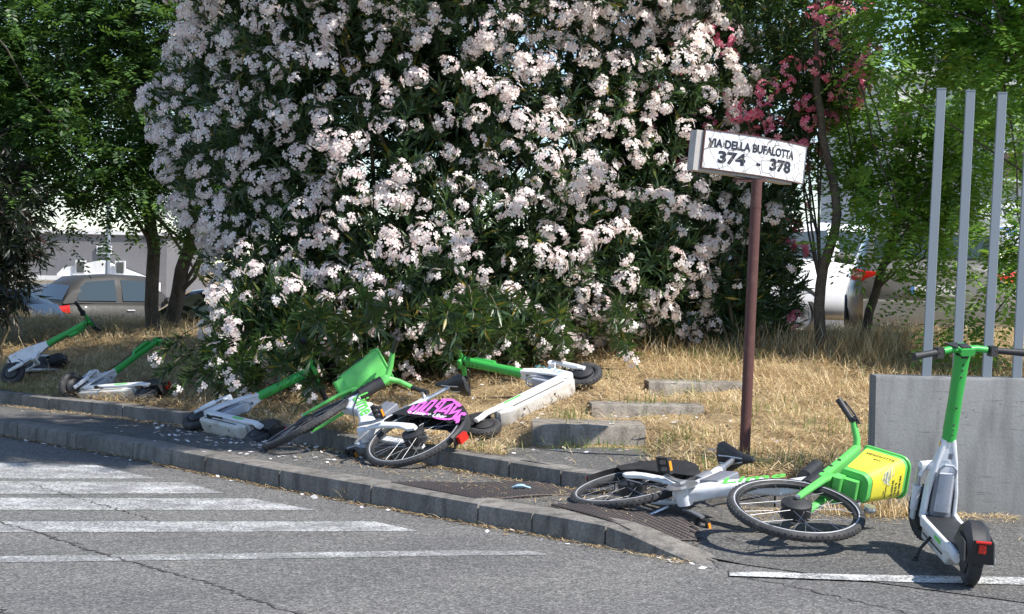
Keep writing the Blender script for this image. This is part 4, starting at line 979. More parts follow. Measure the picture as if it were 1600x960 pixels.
specs += [((-.4, 16, 1.2), (xx, yy, zz), 15, False) for xx, yy, zz in ((-.42, 14.55, .92), (-.50, 14.6, 1.05), (-.36, 14.7, 1.0), (-.58, 14.7, .88), (-.46, 14.65, .80), (-.30, 14.8, 1.1), (-.65, 14.8, 1.0), (-.1, 15.1, 1.1), (.1, 15.2, 1.1), (-.2, 14.9, .95))]
specs += [((-2.3, 16.6, .9), (-3.02, 16.3, .62), 14, True), ((-2.2, 16.5, .8), (-2.9, 15.9, .50), 14, False), ((-2.2, 16.3, .8), (-2.75, 15.8, .40), 14, True), ((-2.1, 16.3, .7), (-2.5, 15.5, .45), 14, True), ((-2., 16.2, .8), (-2.2, 15.2, .50), 13, True), ((-1.7, 16.2, .8), (-1.8, 14.9, .58), 13, False), ((-1.5, 16., .8), (-1.55, 14.9, .42), 13, True)]
hp, hn = boughs(bush, specs, HEADS, 8, MAT['oleander'])
for i, (p, n) in enumerate(zip(hp, hn)):
    link('flower_cluster', HEADS[(5, 2, 5)[i % 3]], bush, mw=Matrix.Translation(Vector(p)-bush.location) @ Matrix.Rotation(rad(60), 4, 'X') @ Matrix.Scale(.9, 4))

# ------------------------------------------------------------------ pink oleander behind it
pk = empty('pink_oleander', (2.5, 19.2, mound(2.5, 19.2)), label='taller oleander with vivid pink flowers behind the street number sign', cat='bush')
PB = [(2.05, 17.75, 3.25, .85, .75, 1.0), (2.5, 17.8, 3.7, .85, .8, .9), (1.9, 17.7, 4.1, .7, .7, .6), (1.8, 18.5, 2.0, 1.0, .9, 1.1), (2.3, 17.9, 1.25, .45, .5, .55)]
P1, N1 = blobs_sample(PB, 2300, .80, 1.05, 41)
wl(pk, 'leaves', whorls(P1, shootdir(N1), 13, .10, .15, .017, .025, 42), MAT['oleander'])
PF, NF = spaced(*blobs_sample(PB, 900, 1.0, 1.16, 43, lambda p: (p[:, 1] < 18.4) & (np.sin(p[:, 0]*5)+np.cos(p[:, 2]*4.3) > -.6) & ((p[:, 2] > 2.3) | (np.random.default_rng(len(p)).uniform(0, 1, len(p)) < .12))), .13, 230)
place_heads(pk, PF, NF, PHEADS, 44, 300, .8, 1.25)
for k in range(6): limbs('branch', pk, MAT['stem'], [(wander((rb.uniform(-.4, .4), rb.uniform(-.2, .2), -.1), (rb.uniform(-.8, .8), rb.uniform(-.3, .3), 2.6), 5, .08, 60+k), .03, .01)])
# white-flowered sprays near the sign post
sp2 = empty('white_oleander', (1.95, 17.2, mound(1.95, 17.2)), label='small white flowered oleander right behind the rusty sign post', cat='bush')
PB2 = [(1.95, 17.3, 1.55, .62, .5, .75), (2.15, 17.5, 2.1, .6, .5, .55)]
P1, N1 = blobs_sample(PB2, 420, .5, 1.05, 45); wl(sp2, 'leaves', whorls(P1, shootdir(N1), 13, .10, .15, .018, .026, 46), MAT['oleander'])
PF, NF = blobs_sample(PB2, 17, 1.0, 1.07, 47, lambda p: p[:, 1] < 17.3); place_heads(sp2, PF, NF, HEADS, 48)
limbs('branch', sp2, MAT['stem'], [(wander((0, 0, -.1), (.1, 0, 1.2), 5, .05, 49), .022, .01), (wander((.05, 0, -.1), (-.3, .1, 1.1), 5, .05, 50), .015, .008)])

# ------------------------------------------------------------------ trees
def tree(name, label, root, trunks, crown, n, mat, seed, rmin=.15, pairs=7, L=(.18, .28), lf=(.038, .055), group=None, keep=None, nb=14, r0=.05, cat='tree', dz=.1):
    z0 = mound(root[0], root[1]); o = Vector((root[0], root[1], z0)); t = empty(name, tuple(o), label=label, cat=cat, group=group)
    for pts, a, b in trunks:
        P = [Vector(p)-o for p in pts]; m = MB(); K = len(P); fine = []
        for i in range(K-1):
            for q in range(4): fine.append(P[i].lerp(P[i+1], q/4)+Vector((math.sin(i*3+q*1.7+seed)*a*.25, math.cos(i*2+q+seed)*a*.2, 0)))
        fine.append(P[-1]); KK = len(fine); m.tube(fine, [a+(b-a)*k/(KK-1) for k in range(KK)], 10); m.build('trunk', MAT['bark'], t, ang=80)
    Pp, Nn = blobs_sample(crown, n, rmin, 1.05, seed, keep or (lambda p: np.ones(len(p), bool)))
    r = np.random.default_rng(seed+1)
    # leaves gather along twigs: pull points towards twig lines
    tw = Pp[::9]; idx = np.minimum(np.arange(len(Pp))//9, len(tw)-1); Pp = tw[idx]+(Pp-tw[idx])*.0+r.normal(scale=.13, size=Pp.shape)+unit(Nn[::9][idx])*r.uniform(-.25, .2, (len(Pp), 1))
    Dv = unit(Nn[::9][idx]*.4+r.normal(scale=.7, size=Pp.shape)*np.array([1, 1, .35])-up*dz); wl(t, 'foliage', pinnate(Pp, Dv, seed+2, pairs, L, lf), mat)
    sp = []; rr = random.Random(seed)
    for k in range(nb):
        pts, a, b = rr.choice(trunks); s = Vector(pts[-2]).lerp(Vector(pts[-1]), rr.random())-o if rr.random() < .7 else Vector(pts[1])-o; e = Vector(tw[rr.randrange(len(tw))])-o
        sp.append((wander(s, e, 6, .06, seed+k), r0*.5, .006))
    for q in sp: limbs('branch', t, MAT['bark'], [q])
    return t
# dark trees at the left, in their own shade
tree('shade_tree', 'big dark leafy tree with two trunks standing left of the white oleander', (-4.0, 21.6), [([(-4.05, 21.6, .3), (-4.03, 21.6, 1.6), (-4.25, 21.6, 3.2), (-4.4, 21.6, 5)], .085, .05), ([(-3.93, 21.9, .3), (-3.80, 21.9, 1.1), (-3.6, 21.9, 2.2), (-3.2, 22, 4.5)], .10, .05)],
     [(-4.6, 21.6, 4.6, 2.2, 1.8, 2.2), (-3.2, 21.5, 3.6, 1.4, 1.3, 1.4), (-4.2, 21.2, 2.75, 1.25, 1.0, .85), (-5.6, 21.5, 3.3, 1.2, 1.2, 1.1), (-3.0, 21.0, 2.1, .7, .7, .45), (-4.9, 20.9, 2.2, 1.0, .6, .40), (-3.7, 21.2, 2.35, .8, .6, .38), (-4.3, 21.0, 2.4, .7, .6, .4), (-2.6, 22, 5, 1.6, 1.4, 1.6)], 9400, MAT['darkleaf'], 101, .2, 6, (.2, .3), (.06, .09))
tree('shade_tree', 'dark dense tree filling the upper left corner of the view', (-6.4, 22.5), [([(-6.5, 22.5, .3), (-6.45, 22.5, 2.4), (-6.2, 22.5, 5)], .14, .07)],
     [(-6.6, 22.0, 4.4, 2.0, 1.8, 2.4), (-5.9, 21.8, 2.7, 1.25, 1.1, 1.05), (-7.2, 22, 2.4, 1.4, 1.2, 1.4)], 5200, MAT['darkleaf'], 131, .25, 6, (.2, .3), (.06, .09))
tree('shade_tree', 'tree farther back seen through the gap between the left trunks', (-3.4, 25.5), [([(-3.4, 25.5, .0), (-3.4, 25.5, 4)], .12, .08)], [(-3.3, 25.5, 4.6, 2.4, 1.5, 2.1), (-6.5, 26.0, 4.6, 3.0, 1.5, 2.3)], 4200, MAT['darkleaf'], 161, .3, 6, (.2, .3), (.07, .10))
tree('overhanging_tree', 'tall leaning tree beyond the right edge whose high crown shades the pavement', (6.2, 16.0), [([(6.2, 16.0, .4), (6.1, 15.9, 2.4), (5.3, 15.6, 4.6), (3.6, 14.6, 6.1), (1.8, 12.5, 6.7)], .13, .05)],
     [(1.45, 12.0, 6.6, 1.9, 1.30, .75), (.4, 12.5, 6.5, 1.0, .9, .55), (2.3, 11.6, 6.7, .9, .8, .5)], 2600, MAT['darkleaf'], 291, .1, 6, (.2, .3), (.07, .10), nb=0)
# almost black shrub hanging in at the left edge
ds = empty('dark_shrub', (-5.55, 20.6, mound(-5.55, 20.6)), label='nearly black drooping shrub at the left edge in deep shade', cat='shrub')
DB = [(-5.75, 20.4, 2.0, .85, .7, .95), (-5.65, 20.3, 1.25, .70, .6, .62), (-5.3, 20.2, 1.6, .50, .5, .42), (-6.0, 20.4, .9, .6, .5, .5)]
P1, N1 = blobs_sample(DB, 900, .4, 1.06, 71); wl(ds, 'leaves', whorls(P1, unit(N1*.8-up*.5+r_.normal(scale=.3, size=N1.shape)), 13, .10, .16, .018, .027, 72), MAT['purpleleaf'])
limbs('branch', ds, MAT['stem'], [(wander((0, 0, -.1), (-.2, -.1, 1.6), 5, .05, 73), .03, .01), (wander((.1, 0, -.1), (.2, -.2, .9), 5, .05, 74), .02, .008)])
# young locust trees at the right
tree('young_locust', 'slender young locust tree just right of the street number sign', (2.86, 17.6), [([(2.76, 17.1, .6), (2.74, 17.1, 1.35), (2.88, 17.1, 2.0), (2.70, 17.1, 2.9), (2.64, 17.1, 3.6), (2.70, 17.4, 4.9)], .055, .02)],
     [(2.75, 18.5, 4.1, 1.15, .8, 1.2), (3.0, 18.0, 2.8, .75, .6, .6), (3.2, 17.6, 2.2, .5, .5, .4), (3.05, 16.8, 1.95, .45, .35, .38)], 1200, MAT['robinia'], 201, .2, 7, (.22, .34), (.058, .088), r0=.022, nb=20)
tree('young_locust', 'leaning young locust tree with fissured trunk before the white car', (3.22, 17.8), [([(3.20, 17.8, .6), (3.36, 17.8, 1.3), (3.50, 17.8, 1.75), (3.66, 17.8, 2.4), (3.80, 17.8, 3.3)], .05, .016), ([(3.40, 17.8, 1.5), (3.75, 17.8, 1.9), (4.1, 17.8, 2.3)], .025, .01)],
     [(3.7, 17.7, 2.6, .9, .7, .7), (3.9, 17.6, 2.05, .60, .5, .40), (4.4, 17.7, 2.9, .75, .6, .7), (3.75, 17.5, 1.45, .30, .3, .25)], 1150, MAT['robinia'], 231, .2, 7, (.22, .34), (.058, .088), r0=.02, nb=16)
tree('young_locust', 'feathery locust branches arching over the top of the metal bars', (4.55, 16.2), [([(4.75, 16.2, .5), (4.80, 16.2, 2.0), (4.4, 16.2, 3.2), (3.9, 16.2, 4.0)], .05, .016)],
     [(4.0, 16.2, 3.45, 1.15, .7, .60), (4.5, 16.2, 4.1, 1.3, .8, .55), (3.5, 16.4, 4.2, .9, .7, .5), (4.75, 16.0, 2.75, .5, .5, .45), (4.35, 15.9, 1.75, .38, .4, .60), (3.75, 16.2, .95, .28, .25, .22)], 1900, MAT['robinia'], 261, .2, 8, (.26, .38), (.06, .09), r0=.02, nb=22, dz=.25)

# ------------------------------------------------------------------ dry grass, green tufts, litter
def ground_pts(n, seed, x0=-6.5, x1=6.8, s0=.02, s1=8.6, keep=None):
    r = np.random.default_rng(seed); x = r.uniform(x0, x1, n); s = s0+(s1-s0)*r.uniform(0, 1, n)**1.25; y = np.array([yb(a) for a in x])+s
    if keep is not None: k = keep(x, y, s); x, y, s = x[k], y[k], s[k]
    z = np.array([mound(a, b) for a, b in zip(x, y)]); return np.stack([x, y, z], 1), s
def clearland(x, y, s):
    r = np.random.default_rng(len(x)); inl = (x > 0.0) & (x < .88) & (y < 12.95)
    st = ((x > .156) & (x < .93) & (y > 12.97) & (y < 13.5)) | ((x > .62) & (x < 1.4) & (y > 13.9) & (y < 14.22)) | ((x > 1.1) & (x < 1.86) & (y > 15.22) & (y < 15.5))
    fr_ = ((x > .55) & (x < 1.42) & (y > 13.6) & (y < 13.9)) | ((x > 1.08) & (x < 1.88) & (y > 14.85) & (y < 15.22)) | ((x > .14) & (x < .95) & (y > 12.8) & (y < 13.0))
    bare = (np.sin(x*3.7+np.sin(y*2.3)*1.5)*np.cos(y*3.1+np.sin(x*2.9))+.35*np.sin(x*11+y*9)) > .60
    rw_ = ((x+.17)**2/.09+(y-13.65)**2/.30) < 1
    return ~(rw_ & (r.uniform(0, 1, len(x)) < .85)) & ~(fr_ & (r.uniform(0, 1, len(x)) < .8)) & ~(bare & (r.uniform(0, 1, len(x)) < .75)) & ~(inl & (r.uniform(0, 1, len(x)) < .975)) & ~(st & (r.uniform(0, 1, len(x)) < .9)) & ~((x > 2.0) & (s < .12))
def blades(P, seed, L, W, tilt, curve=.3):
    r = np.random.default_rng(seed); n = len(P); az = r.uniform(0, 2*np.pi, n); el = np.radians(r.uniform(*tilt, n)); D = np.stack([np.cos(az)*np.cos(el), np.sin(az)*np.cos(el), np.sin(el)], 1)
    ll = r.uniform(*L, n)[:, None]; ww = r.uniform(*W, n)[:, None]; Sd = unit(np.cross(D, up)+1e-3); c = r.uniform(-curve, curve, n)[:, None]
    m1 = P+D*ll*.5+Sd*ll*c*.25+up*ll*.06; tip = P+D*ll+Sd*ll*c*.1-up*ll*.06*0
    V = np.stack([P-Sd*ww, P+Sd*ww, m1+Sd*ww*.9, m1-Sd*ww*.9, tip], 1).reshape(-1, 3); o = np.arange(n)[:, None, None]*5
    return V, (np.array([[0, 1, 2], [0, 2, 3], [3, 2, 4]])[None]+o).reshape(-1, 3)
P, s = ground_pts(150000, 301, keep=clearland); cf = np.sin(P[:, 0]*7+np.sin(P[:, 1]*5)*1.3)*np.cos(P[:, 1]*8+np.sin(P[:, 0]*6))+.6*np.sin(P[:, 0]*17+P[:, 1]*13); P[:, 2] += np.random.default_rng(1).uniform(-.01, .035, len(P))+.035*np.clip(cf, 0, 2)
g_ = MB(); 
def stuff(name, VF, mat, label, cat):
    V, F = VF; return link(name, npmesh(name, V, F, mat), label=label, cat=cat, kind='stuff')
P2_, s2 = ground_pts(26000, 302, keep=lambda x, y, s: clearland(x, y, s) & (np.sin(x*2.3+1)*np.cos(y*2.9)+.5*np.sin(x*6+y*5) > .25)); 
P3_, s3 = ground_pts(6000, 303, 1.4, 6.5, 3.2, 7.6)
P4_, s4 = ground_pts(7000, 304, -6, 6.5, 4.2, 7.4)
straw = cat_([blades(P, 311, (.05, .16), (.0016, .0034), (-6, 24)), blades(P2_, 312, (.08, .20), (.0014, .0026), (15, 70)), blades(P3_, 313, (.10, .24), (.0016, .003), (0, 60), .8), blades(P4_, 314, (.08, .2), (.0014, .0026), (15, 75))])
stuff('dry_grass', straw, MAT['straw'], 'straw coloured mown dry grass covering the whole bank', 'dry grass')
rc = np.random.default_rng(70); cl = []
for cx, cy, n, sp_ in ((2.55, 17.0, 260, .12), (2.95, 17.2, 340, .14), (3.3, 17.2, 300, .13), (3.05, 16.7, 300, .2), (2.2, 17.0, 140, .15), (3.6, 17.3, 200, .12), (.9, 16.6, 90, .2), (1.4, 16.9, 120, .2), (1.2, 16.0, 60, .2), (-4.6, 20.6, 120, .3), (-3.2, 20.3, 120, .3)):
    q = np.stack([rc.normal(cx, sp_, n), rc.normal(cy, sp_*.8, n)], 1); cl.append(np.column_stack([q, [mound(a, b) for a, b in q]]))
stuff('dry_weeds', blades(np.concatenate(cl), 315, (.14, .38), (.0016, .003), (0, 75), 1.0), MAT['straw'], 'taller tangled dry weeds at the foot of the young trees', 'weeds')
r = np.random.default_rng(77)
cl = []
for (u, v, y, n, sp_) in ((1130, 575, 16.6, 260, .30), (1310, 640, 13.0, 160, .30), (1135, 740, 11.6, 120, .14), (905, 700, 12.9, 120, .16), (1050, 700, 12.6, 120, .16), (1290, 700, 12.0, 110, .2), (900, 560, 15.6, 90, .2), (1010, 655, 14.0, 90, .12), (1075, 610, 15.2, 90, .12), (60, 625, 17.3, 200, .35), (240, 560, 18.6, 120, .4), (1190, 620, 14, 100, .3), (735, 690, 12.6, 100, .14), (890, 640, 13.6, 60, .1), (1230, 720, 11.7, 120, .2), (510, 620, 15, 120, .3), (1000, 530, 17.5, 200, .5)):
    c = at_y(u, v, y); q = np.stack([r.normal(c.x, sp_, n), r.normal(y, sp_*.8, n)], 1); q[:, 1] = np.maximum(q[:, 1], [yb(a)+.03 for a in q[:, 0]]); cl.append(np.column_stack([q, [mound(a, b) for a, b in q]]))
stuff('green_grass', blades(np.concatenate(cl), 321, (.05, .15), (.0016, .003), (35, 85)), MAT['grass'], 'small tufts of fresh green grass among the straw', 'grass')
# straw, leaves and petals lying on the pavement and in the gutter
r = np.random.default_rng(88); Q = []
for k in range(2600):
    x = r.uniform(-5, 1.9); d = abs(r.normal(0, .10)); y = interp(BK, x)-.02-d; Q.append((x, y, walkz(x, y)+.004))
for k in range(1500):
    x = r.uniform(-4.6, .9); d = abs(r.normal(0, .045)); y = yf(x)-.012-d; Q.append((x, y, .004))
for k in range(1500):
    x = r.uniform(1.3, 2.9); y = 11.04-abs(r.normal(0, .18)); Q.append((x, y, walkz(x, y)+.006))
for k in range(700):
    x = r.normal(.1, .8); y = (yf(x)+interp(BK, x))/2+.1+r.normal(0, .22); Q.append((x, y, walkz(x, y)+.006))
Q = np.array(Q); q = np.column_stack([r.normal(2.12, .14, 900), 11.0-np.abs(r.normal(0, .10, 900)), np.full(900, .06)]); stuff('dry_grass_clump', blades(q, 332, (.06, .2), (.0014, .003), (5, 75)), MAT['straw'], 'tangle of dry grass against the left foot of the concrete wall', 'dry grass')
stuff('scattered_straw', blades(Q, 331, (.03, .11), (.0012, .0024), (-2, 12)), MAT['straw'], 'loose straw blown along the kerbs and pavement', 'straw')
Q = []
for k in range(900):
    x = r.uniform(-4.4, .3); y = yf(x)-.015-abs(r.normal(0, .06)); Q.append((x, y, .005))
for k in range(900):
    x = r.uniform(-3.2, 1.2); y = interp(BK, x)-.03-abs(r.normal(0, .16)); Q.append((x, y, walkz(x, y)+.005))
Q = np.array(Q); az = r.uniform(0, 6.28, len(Q)); D = np.stack([np.cos(az), np.sin(az), r.uniform(-.05, .25, len(Q))], 1)
stuff('leaf_litter', leaves2(Q, unit(D), unit(r.normal(scale=.3, size=Q.shape)+up), r.uniform(.015, .06, len(Q)), r.uniform(.006, .014, len(Q))), MAT['litterb'], 'brown fallen leaves gathered in the gutter and against the kerb', 'fallen leaves')
Q = []
for k in range(620):
    u = r.normal(400, 95); v = 668+(u-300)*.10+r.normal(0, 16); p = at_z(u, v, .13)
    if yf(p.x)+.22 < p.y < interp(BK, p.x)-.02: Q.append((p.x, p.y, walkz(p.x, p.y)+.006))
for k in range(260):
    x = r.uniform(-2.6, 1.9); y = yb(x)+abs(r.normal(1.2, 1.2))+.3; Q.append((x, y, mound(x, y)+.03))
for k in range(60):
    x = r.uniform(-4.2, 1); y = yf(x)-.03-abs(r.normal(0, .12)); Q.append((x, y, .006))
Q = np.array(Q); az = r.uniform(0, 6.28, len(Q)); D = np.stack([np.cos(az), np.sin(az), r.uniform(-.1, .3, len(Q))], 1)
stuff('fallen_petals', leaves2(Q, unit(D), unit(r.normal(scale=.35, size=Q.shape)+up), r.uniform(.025, .06, len(Q)), r.uniform(.014, .035, len(Q))), MAT['fallen'], 'fallen oleander petals and blossoms scattered on pavement and bank', 'petals')
# grass clump growing from the kerb joint
c = at_z(553, 782, .0); q = np.column_stack([r.normal(c.x, .03, 60), r.normal(c.y-.0, .02, 60), np.full(60, .0)])
tf = link('weed_tuft', npmesh('weed_tuft', *blades(q, 341, (.06, .16), (.0014, .0026), (25, 80)), MAT['straw']), label='dry weed tuft sprouting where the road meets the front kerb', cat='weed')
# rubbish on the ground
def scrap(name, label, cat, c, size, mat, seed):
    r = random.Random(seed); m = MB(); rings = []
    for k in range(7):
        t = k/6; w_ = size*.30*(math.sin(math.pi*(.1+.8*t))); rings.append([Vector(c)+Vector(((t-.5)*size, 0, w_*.4+.004))+Vector((r.uniform(-.1, .1)*size, math.cos(a)*w_*r.uniform(.7, 1.2), math.sin(a)*w_*.45*r.uniform(.6, 1.2))) for a in [2*math.pi*i/9 for i in range(9)]])
    m.loft(rings); m.build(name, mat, label=label, cat=cat)
c = at_z(814, 765, .135); c.z = walkz(c.x, c.y)+.014; scrap('wrapper', 'pale blue crumpled wrapper lying on the rusty perforated plate', 'litter', c, .10, MAT['skyblue'], 1)
c = at_y(890, 547, 16.0); c.z = mound(c.x, c.y)+.04; scrap('tissue', 'crumpled white tissue in the shade at the right foot of the white oleander', 'litter', c, .15, MAT['whiteink'], 2)
c = at_z(1436, 810, .06); c.z = walkz(c.x, c.y)+.008; scrap('tissue', 'small flattened white tissue at the foot of the concrete wall', 'litter', c, .06, MAT['whiteink'], 3)

# ------------------------------------------------------------------ parked cars
def make_car(label, loc, rz, col, L=4.0, Wd=1.76, Ht=1.48, belt=.92, plate=None, trim=None, suv=False, sc=1.0):
    root = empty('parked_car', loc, rz, label=label, cat='car'); root.scale = (sc,)*3
    hw = Wd/2; X0 = -L/2; X1 = L/2
    st = [(X0, .55, .80, .70, belt-.08), (X0+.06, .42, .90, .78, belt-.02), (X0+.30, .30, .97, .90, belt), (X0+.8, .26, 1, .97, belt), (0, .24, 1, .99, belt-.01), (X1-1.25, .24, 1, .98, belt-.03), (X1-.75, .26, .98, .94, belt-.10), (X1-.25, .32, .92, .84, belt-.22), (X1-.05, .42, .84, .70, belt-.34), (X1, .5, .72, .6, belt-.42)]
    m = MB(); rings = []
    for x, z0, k1, k2, z1 in st:
        h = [(0, z0), (.80*k1, z0), (.95*k1, z0+.07), (1.0*k1, z0+(z1-z0)*.35), (.995*k1, z0+(z1-z0)*.62), (.955*k2+.01, z1-.07), (.90*k2, z1), (.5*k2, z1+.02), (0, z1+.025)]
        rings.append([Vector((x, hw*a, z)) for a, z in h]+[Vector((x, -hw*a, z)) for a, z in h[::-1][1:-1]])
    m.loft(rings); m.build('body', col, root, ang=60)
    # greenhouse: roof shell and glass
    gr = [(X0+.12, belt-.02, belt+.02, .80, .80), (X0+.32, belt, Ht-.24, .86, .74), (X0+.62, belt, Ht-.05, .88, .70), (X0+1.3, belt, Ht, .89, .70), (X0+2.0, belt, Ht-.02, .89, .69), (X1-1.55, belt, Ht-.14, .88, .68), (X1-.92, belt-.06, belt-.04, .84, .82)]
    def sect(x, z0, z1, a, b, e=0.0):
        h = [(a, z0), (a-(a-b)*.5, z0+(z1-z0)*.55), (b, z1-.05*(z1 > z0+.2)), (b*.85, z1), (0, z1+.015)]
        return [Vector((x, hw*p+(e if p else 0), z)) for p, z in h]+[Vector((x, -hw*p-(e if p else 0), z)) for p, z in h[::-1][1:]]
    m = MB(); m.loft([sect(*g) for g in gr]); m.build('cabin', col, root, ang=50)
    for s in (-1, 1):
        for nm, i0, i1 in (('side_window', 1, 3), ('side_window', 3, 5)):
            m = MB(); rows = []
            for i in range(i0, i1+1):
                x, z0, z1, a, b = gr[i]; xx = x+(.09 if i == i0 else -.05 if i == i1 else 0)
                zt = z1-.10; pts = [(a-(a-b)*.5*t*1.75, z0+.05+(zt-z0-.05)*t) for t in (0, .5, 1)]; rows.append([Vector((xx, s*(hw*p+.012), z)) for p, z in pts])
            m.add([p for r_ in rows for p in r_], [(i*3+j, i*3+j+1, (i+1)*3+j+1, (i+1)*3+j) for i in range(len(rows)-1) for j in range(2)]); m.build(nm, MAT['carglass'], root)
    def glassq(nm, ia, ib, f0, f1, e):
        A, B_ = gr[ia], gr[ib]; m = MB()
        def q(t, y): x = A[0]+(B_[0]-A[0])*t; z = A[2]+(B_[2]-A[2])*t; hb = hw*(A[4]+(B_[4]-A[4])*t)*.88; return Vector((x+e, y*hb, z+.012+.012*(1-y*y)))
        m.add([q(t, y) for t in (f0, (f0+f1)/2, f1) for y in (-1, -.5, 0, .5, 1)], [(a*5+b, a*5+b+1, (a+1)*5+b+1, (a+1)*5+b) for a in range(2) for b in range(4)]); m.build(nm, MAT['carglass'], root)
    glassq('rear_window', 0, 1, .08, 1.0, -.012); glassq('windscreen', 5, 6, .02, .9, .012)
    m = MB(); m.rbeam([(X0-.03, -hw*.80, .47), (X0-.07, 0, .46), (X0-.03, hw*.80, .47)], .10, .34, (0, 0, 1)); m.build('rear_bumper', trim or col, root)
    m = MB(); m.rbeam([(X0-.05, -hw*.70, .33), (X0-.09, 0, .33), (X0-.05, hw*.70, .33)], .10, .14, (0, 0, 1)); m.build('bumper_trim', MAT['black'], root)
    m = MB(); m.rbeam([(X1+.0, -hw*.6, .42), (X1+.04, 0, .42), (X1, hw*.6, .42)], .10, .26, (0, 0, 1)); m.build('front_bumper', MAT['black'], root)
    for s in (-1, 1):
        m = MB(); m.rbeam([(X0+.02, s*hw*.60, belt-.16), (X0+.05, s*hw*.80, belt-.15), (X0+.22, s*hw*.915, belt-.12)], .05, .17 if not suv else .13, (0, 0, 1), ch=.3); m.build('tail_light', MAT['red'], root)
        m = MB(); m.rbeam([(X1-.10, s*hw*.5, belt-.36), (X1-.20, s*hw*.82, belt-.30)], .05, .12, (0, 0, 1)); m.build('headlight', MAT['clear'], root)
        m = MB(); m.rbeam([(.55, s*(hw*.92), belt+.06), (.53, s*(hw+.14), belt+.09)], .10, .13, (0, 0, 1), ch=.45); m.build('wing_mirror', col, root)
        m = MB(); m.rbeam([(X0+1.45, s*(hw*.985), belt-.14), (X0+1.62, s*(hw*.99), belt-.14)], .02, .025, (0, 0, 1)); m.build('door_handle', MAT['silver'] if not suv else MAT['black'], root)
        for x in (X0+.72, X1-.78):
            m = MB(); m.torus(.235, .075, 28, 10, c=(x, s*(hw-.10), .31), sy=1.3); wh = m.build('wheel', MAT['rubber'], root)
            m = MB(); m.lathe([(.03, .045*s), (.06, .055*s), (.17, .06*s), (.18, .085*s), (.18, -.05*s)], 24, (x, s*(hw-.10), .31)); m.build('rim', MAT['silver'], wh)
            m = MB(); m.torus(.345, .028, 20, 6, c=(x, s*(hw-.012), .31), sy=.9, a0=rad(-8), a1=rad(188)); m.build('wheel_arch', MAT['black'], root)
    if plate:
        m = MB(); m.rbeam([(X0-.13 if not suv else X0-.085, -.26, .60 if not suv else .74), (X0-.13 if not suv else X0-.085, .26, .60 if not suv else .74)], .012, .11, (0, 0, 1), ch=.1); p_ = m.build('number_plate', MAT['whiteink'], root)
        zp = .60 if not suv else .74; xp = (X0-.137 if not suv else X0-.092)
        text('plate_characters', plate, .105, MAT['ink'], root, frame((xp, 0, zp), (0, -1, 0), (0, 0, 1)), .0015, .92, .0005)
        for s in (-1, 1): m = MB(); m.box((xp, s*.238, zp), (.004, .04, .106)); m.build('plate_band', MAT['blueink'], root)
    return root
CC = lambda n, c, r=.25, me=0: paint(n, c, r, me, .06, (.2, .2, .2), 5)
warm = CC('warm_grey_car', (.045, .043, .038), .5); dk = CC('dark_car', (.015, .016, .02), .3); wc = CC('white_car', (.78, .78, .79), .2); sv_ = CC('silver_car', (.14, .16, .20), .3, .2); gsv = CC('champagne_car', (.24, .225, .21), .3, .3); blk = CC('black_car', (.015, .018, .014), .1)
for m_ in (warm, dk, sv_): m_.node_tree.nodes['Principled BSDF'].inputs['Specular IOR Level'].default_value = .25
for m_ in (warm, dk, wc, sv_, gsv, blk): m_.node_tree.nodes['Principled BSDF'].inputs['Coat Weight'].default_value = .35 if m_ in (wc, gsv) else .08
def car_at(label, u, vroof, y, rz, col, Ht=1.48, **kw):
    p = at_y(u, vroof, y); return make_car(label, (p.x, y, p.z-Ht), rad(rz), col, Ht=Ht, **kw)
car_at('warm grey small hatchback with a red tail light, parked left of the two trunks', 196, 430, 40.0, 38, warm, L=3.6, Wd=1.65, Ht=1.5, plate='FX 318')
car_at('black car behind the two dark tree trunks', 372, 441, 26.5, 184, blk, Ht=1.44, L=4.3)
car_at('dark car with red tail light at the left edge behind the black shrub', -110, 447, 27.5, 172, dk, Ht=1.5)
car_at('silver blue car roof glimpsed behind the warm grey hatchback', 90, 440, 47.0, 178, sv_, Ht=1.5, L=4.3)
car_at('white car with black wheel arches behind the leaning young tree', 1335, 352, 25.5, 24, wc, Ht=1.5, L=4.2, belt=1.0)
car_at('champagne coloured car seen from behind through the metal bars', 1452, 343, 22.0, 80, gsv, Ht=1.55, L=4.3, Wd=1.84, belt=1.02, plate='GC 87CN', suv=True)
# blue bin glimpsed under the bush
c = at_y(1068, 486, 20.5); m = MB(); o = Vector((c.x, 20.5, lotz(c.x)))
zt = c.z+.12-o.z; m.rbeam([(0, 0, 0), (0, 0, zt)], [.32, .38], [.32, .38], (1, 0, 0), ch=.1); rb_ = empty('blue_bin', tuple(o), label='bright blue plastic bin glimpsed under the right side of the white oleander', cat='bin'); m.build('tub', MAT['blueplastic'], rb_)
m = MB(); m.rbeam([(0, 0, zt), (0, 0, zt+.03)], .42, .42, (1, 0, 0), ch=.1); m.build('lid', MAT['blueplastic'], rb_)

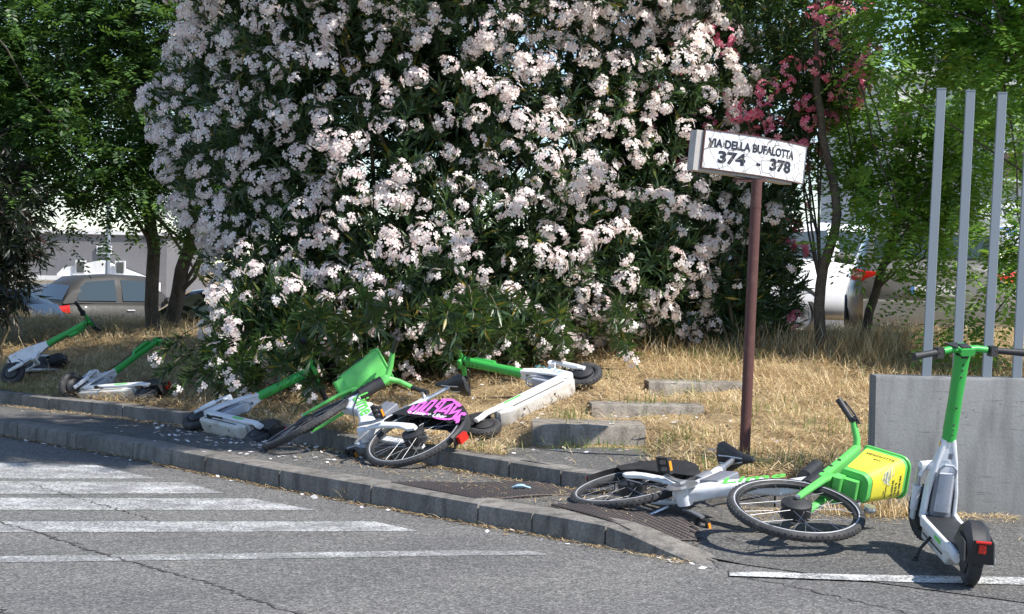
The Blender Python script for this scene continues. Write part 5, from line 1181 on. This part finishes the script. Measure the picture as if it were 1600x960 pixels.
# ------------------------------------------------------------------ buildings
def block(parent, name, x0, x1, y0, y1, z0, z1, mat):
    m = MB(); m.box(((x0+x1)/2, (y0+y1)/2, (z0+z1)/2), (x1-x0, y1-y0, z1-z0)); return m.build(name, mat, parent)
def win(parent, x, y, z, w_, h, mat=None, sill=True):
    m = MB(); m.box((x, y-.03, z), (w_+.10, .08, h+.10)); f = m.build('window', MAT['wrender'], parent)
    m = MB(); m.box((x, y-.085, z), (w_, .02, h)); m.build('pane', mat or MAT['glass'], f)
    if sill: m = MB(); m.box((x, y-.14, z-h/2-.06), (w_+.2, .2, .05)); m.build('sill', MAT['wrender'], f)
k = 60/3000
b1 = empty('grey_building', (-14.6, 64, -1), label='low grey clad building with a white gable at the left beyond the cars', cat='building')
def lb(u, v): p = at_y(u, v, 60); return p.x+14.6, p.z+1
xa, zt = lb(60, 361); xb_, _ = lb(215, 364)
block(b1, 'wall', xa-7, xb_+.2, 0, 8, -1, zt, MAT['dgrey'])
block(b1, 'roof_edge', xa-7.1, xb_+.3, -.1, 8.1, zt, zt+.12, MAT['wrender'])
# white gabled front wing
m = MB(); gx = [lb(u, v) for u, v in ((52, 428), (62, 418), (122, 406), (200, 436), (200, 470), (52, 470))]
m.loft([[Vector((x, -.9, z)) for x, z in gx], [Vector((x, -.05, z)) for x, z in gx]]); m.build('gable_wing', MAT['wrender'], b1, ang=20)
xl, z1_ = lb(52, 432); xr, _ = lb(215, 432); block(b1, 'ledge', xl-4, xr, -1.1, -.9, z1_-.12, z1_+.02, MAT['wrender']); block(b1, 'lower_wall', xl-4, xr, -.85, -.04, -1, z1_-.14, MAT['wrender'])
for u, v, w_, h in ((121, 388, .40, .18), (92, 417, .24, .36), (157, 418, .24, .36)):
    x, z = lb(u, v); win(b1, x, -.93 if v > 400 else -.02, z, w_, h, sill=v > 400)
x, z = lb(85, 440); win(b1, x, -.87, z, .9, .14, sill=False)
lp = at_y(168, 440, 40); m = MB(); m.tube([(0, 0, -1.2), (0, 0, 4.2)], [.055, .04], 10); pt = empty('lamp_post', (lp.x, 40, lp.z), label='thin pale lamp post before the low grey building', cat='lamp post'); m.build('pole', MAT['galv'], pt)
m = MB(); m.tube([(0, 0, 4.2), (-.3, 0, 4.45), (-.7, 0, 4.5)], .03, 8); m.build('arm', MAT['galv'], pt); m = MB(); m.rbeam([(-.65, 0, 4.5), (-1.1, 0, 4.52)], .16, .07, (0, 0, 1)); m.build('lamp_head', MAT['grey'], pt)
# pale building at the right
b2 = empty('pale_building', (10, 42, -.2), label='pale rendered building behind the trees and bars at the right', cat='building')
def rb2(u, v): p = at_y(u, v, 42); return p.x-10, p.z+.2
x0, zt = rb2(1378, 118); x1, _ = rb2(1548, 118); block(b2, 'wall', x0, x1, 0, 8, -.5, zt, MAT['cream']); block(b2, 'cornice', x0-.12, x1, -.12, 8.1, zt, zt+.14, MAT['wrender'])
x2, zt2 = rb2(1548, 60); block(b2, 'tower', x2, x2+9, -.5, 8, -.5, zt2, MAT['cream']); block(b2, 'roof', x2-.3, x2+9.3, -.9, 8.2, zt2, zt2+.28, MAT['dgrey'])
for u, v, w_, h, mt in ((1408, 295, .42, 1.05, MAT['shutter']), (1476, 300, .5, 1.0, MAT['glass']), (1408, 200, .42, .9, MAT['shutter']), (1480, 200, .5, .9, MAT['glass']), (1585, 262, .8, .55, MAT['shutter']), (1585, 170, .6, .9, MAT['glass'])):
    x, z = rb2(u, v); win(b2, x, -.02 if u < 1548 else -.52, z, w_, h, mt)
# shop sign board by the bars
sgn = at_y(1592, 333, 27); sb = empty('shop_sign', (sgn.x, 27, lotz(sgn.x)), label='white shop sign board with blue and dark lettering behind the bars', cat='shop sign')
hz = sgn.z-lotz(sgn.x)
m = MB(); m.rbeam([(-.55, 0, hz), (.7, 0, hz)], .06, .26, (0, 0, 1), ch=.05); m.build('upper_board', MAT['whiteink'], sb)
m = MB(); m.rbeam([(-.55, 0, hz-.31), (.7, 0, hz-.31)], .06, .30, (0, 0, 1), ch=.05); m.build('lower_board', MAT['whiteink'], sb)
for x in (-.5, .65): m = MB(); m.tube([(x, .06, -.2), (x, .06, hz+.15)], .03, 8); m.build('post', MAT['galv'], sb)
text('lettering', 'NWERK', .13, MAT['ink'], sb, frame((-.10, -.034, hz+.01), (1, 0, 0), (0, 0, 1)), .003, 1.1, .0006)
text('small_lettering', 'N EMOTIONS', .04, MAT['ink'], sb, frame((-.08, -.034, hz-.085), (1, 0, 0), (0, 0, 1)), .0005, 1.1, .0006)
text('blue_lettering', 'CAR', .15, MAT['blueink'], sb, frame((-.16, -.034, hz-.27), (1, 0, 0), (0, 0, 1)), .003, 1.0, .0006)
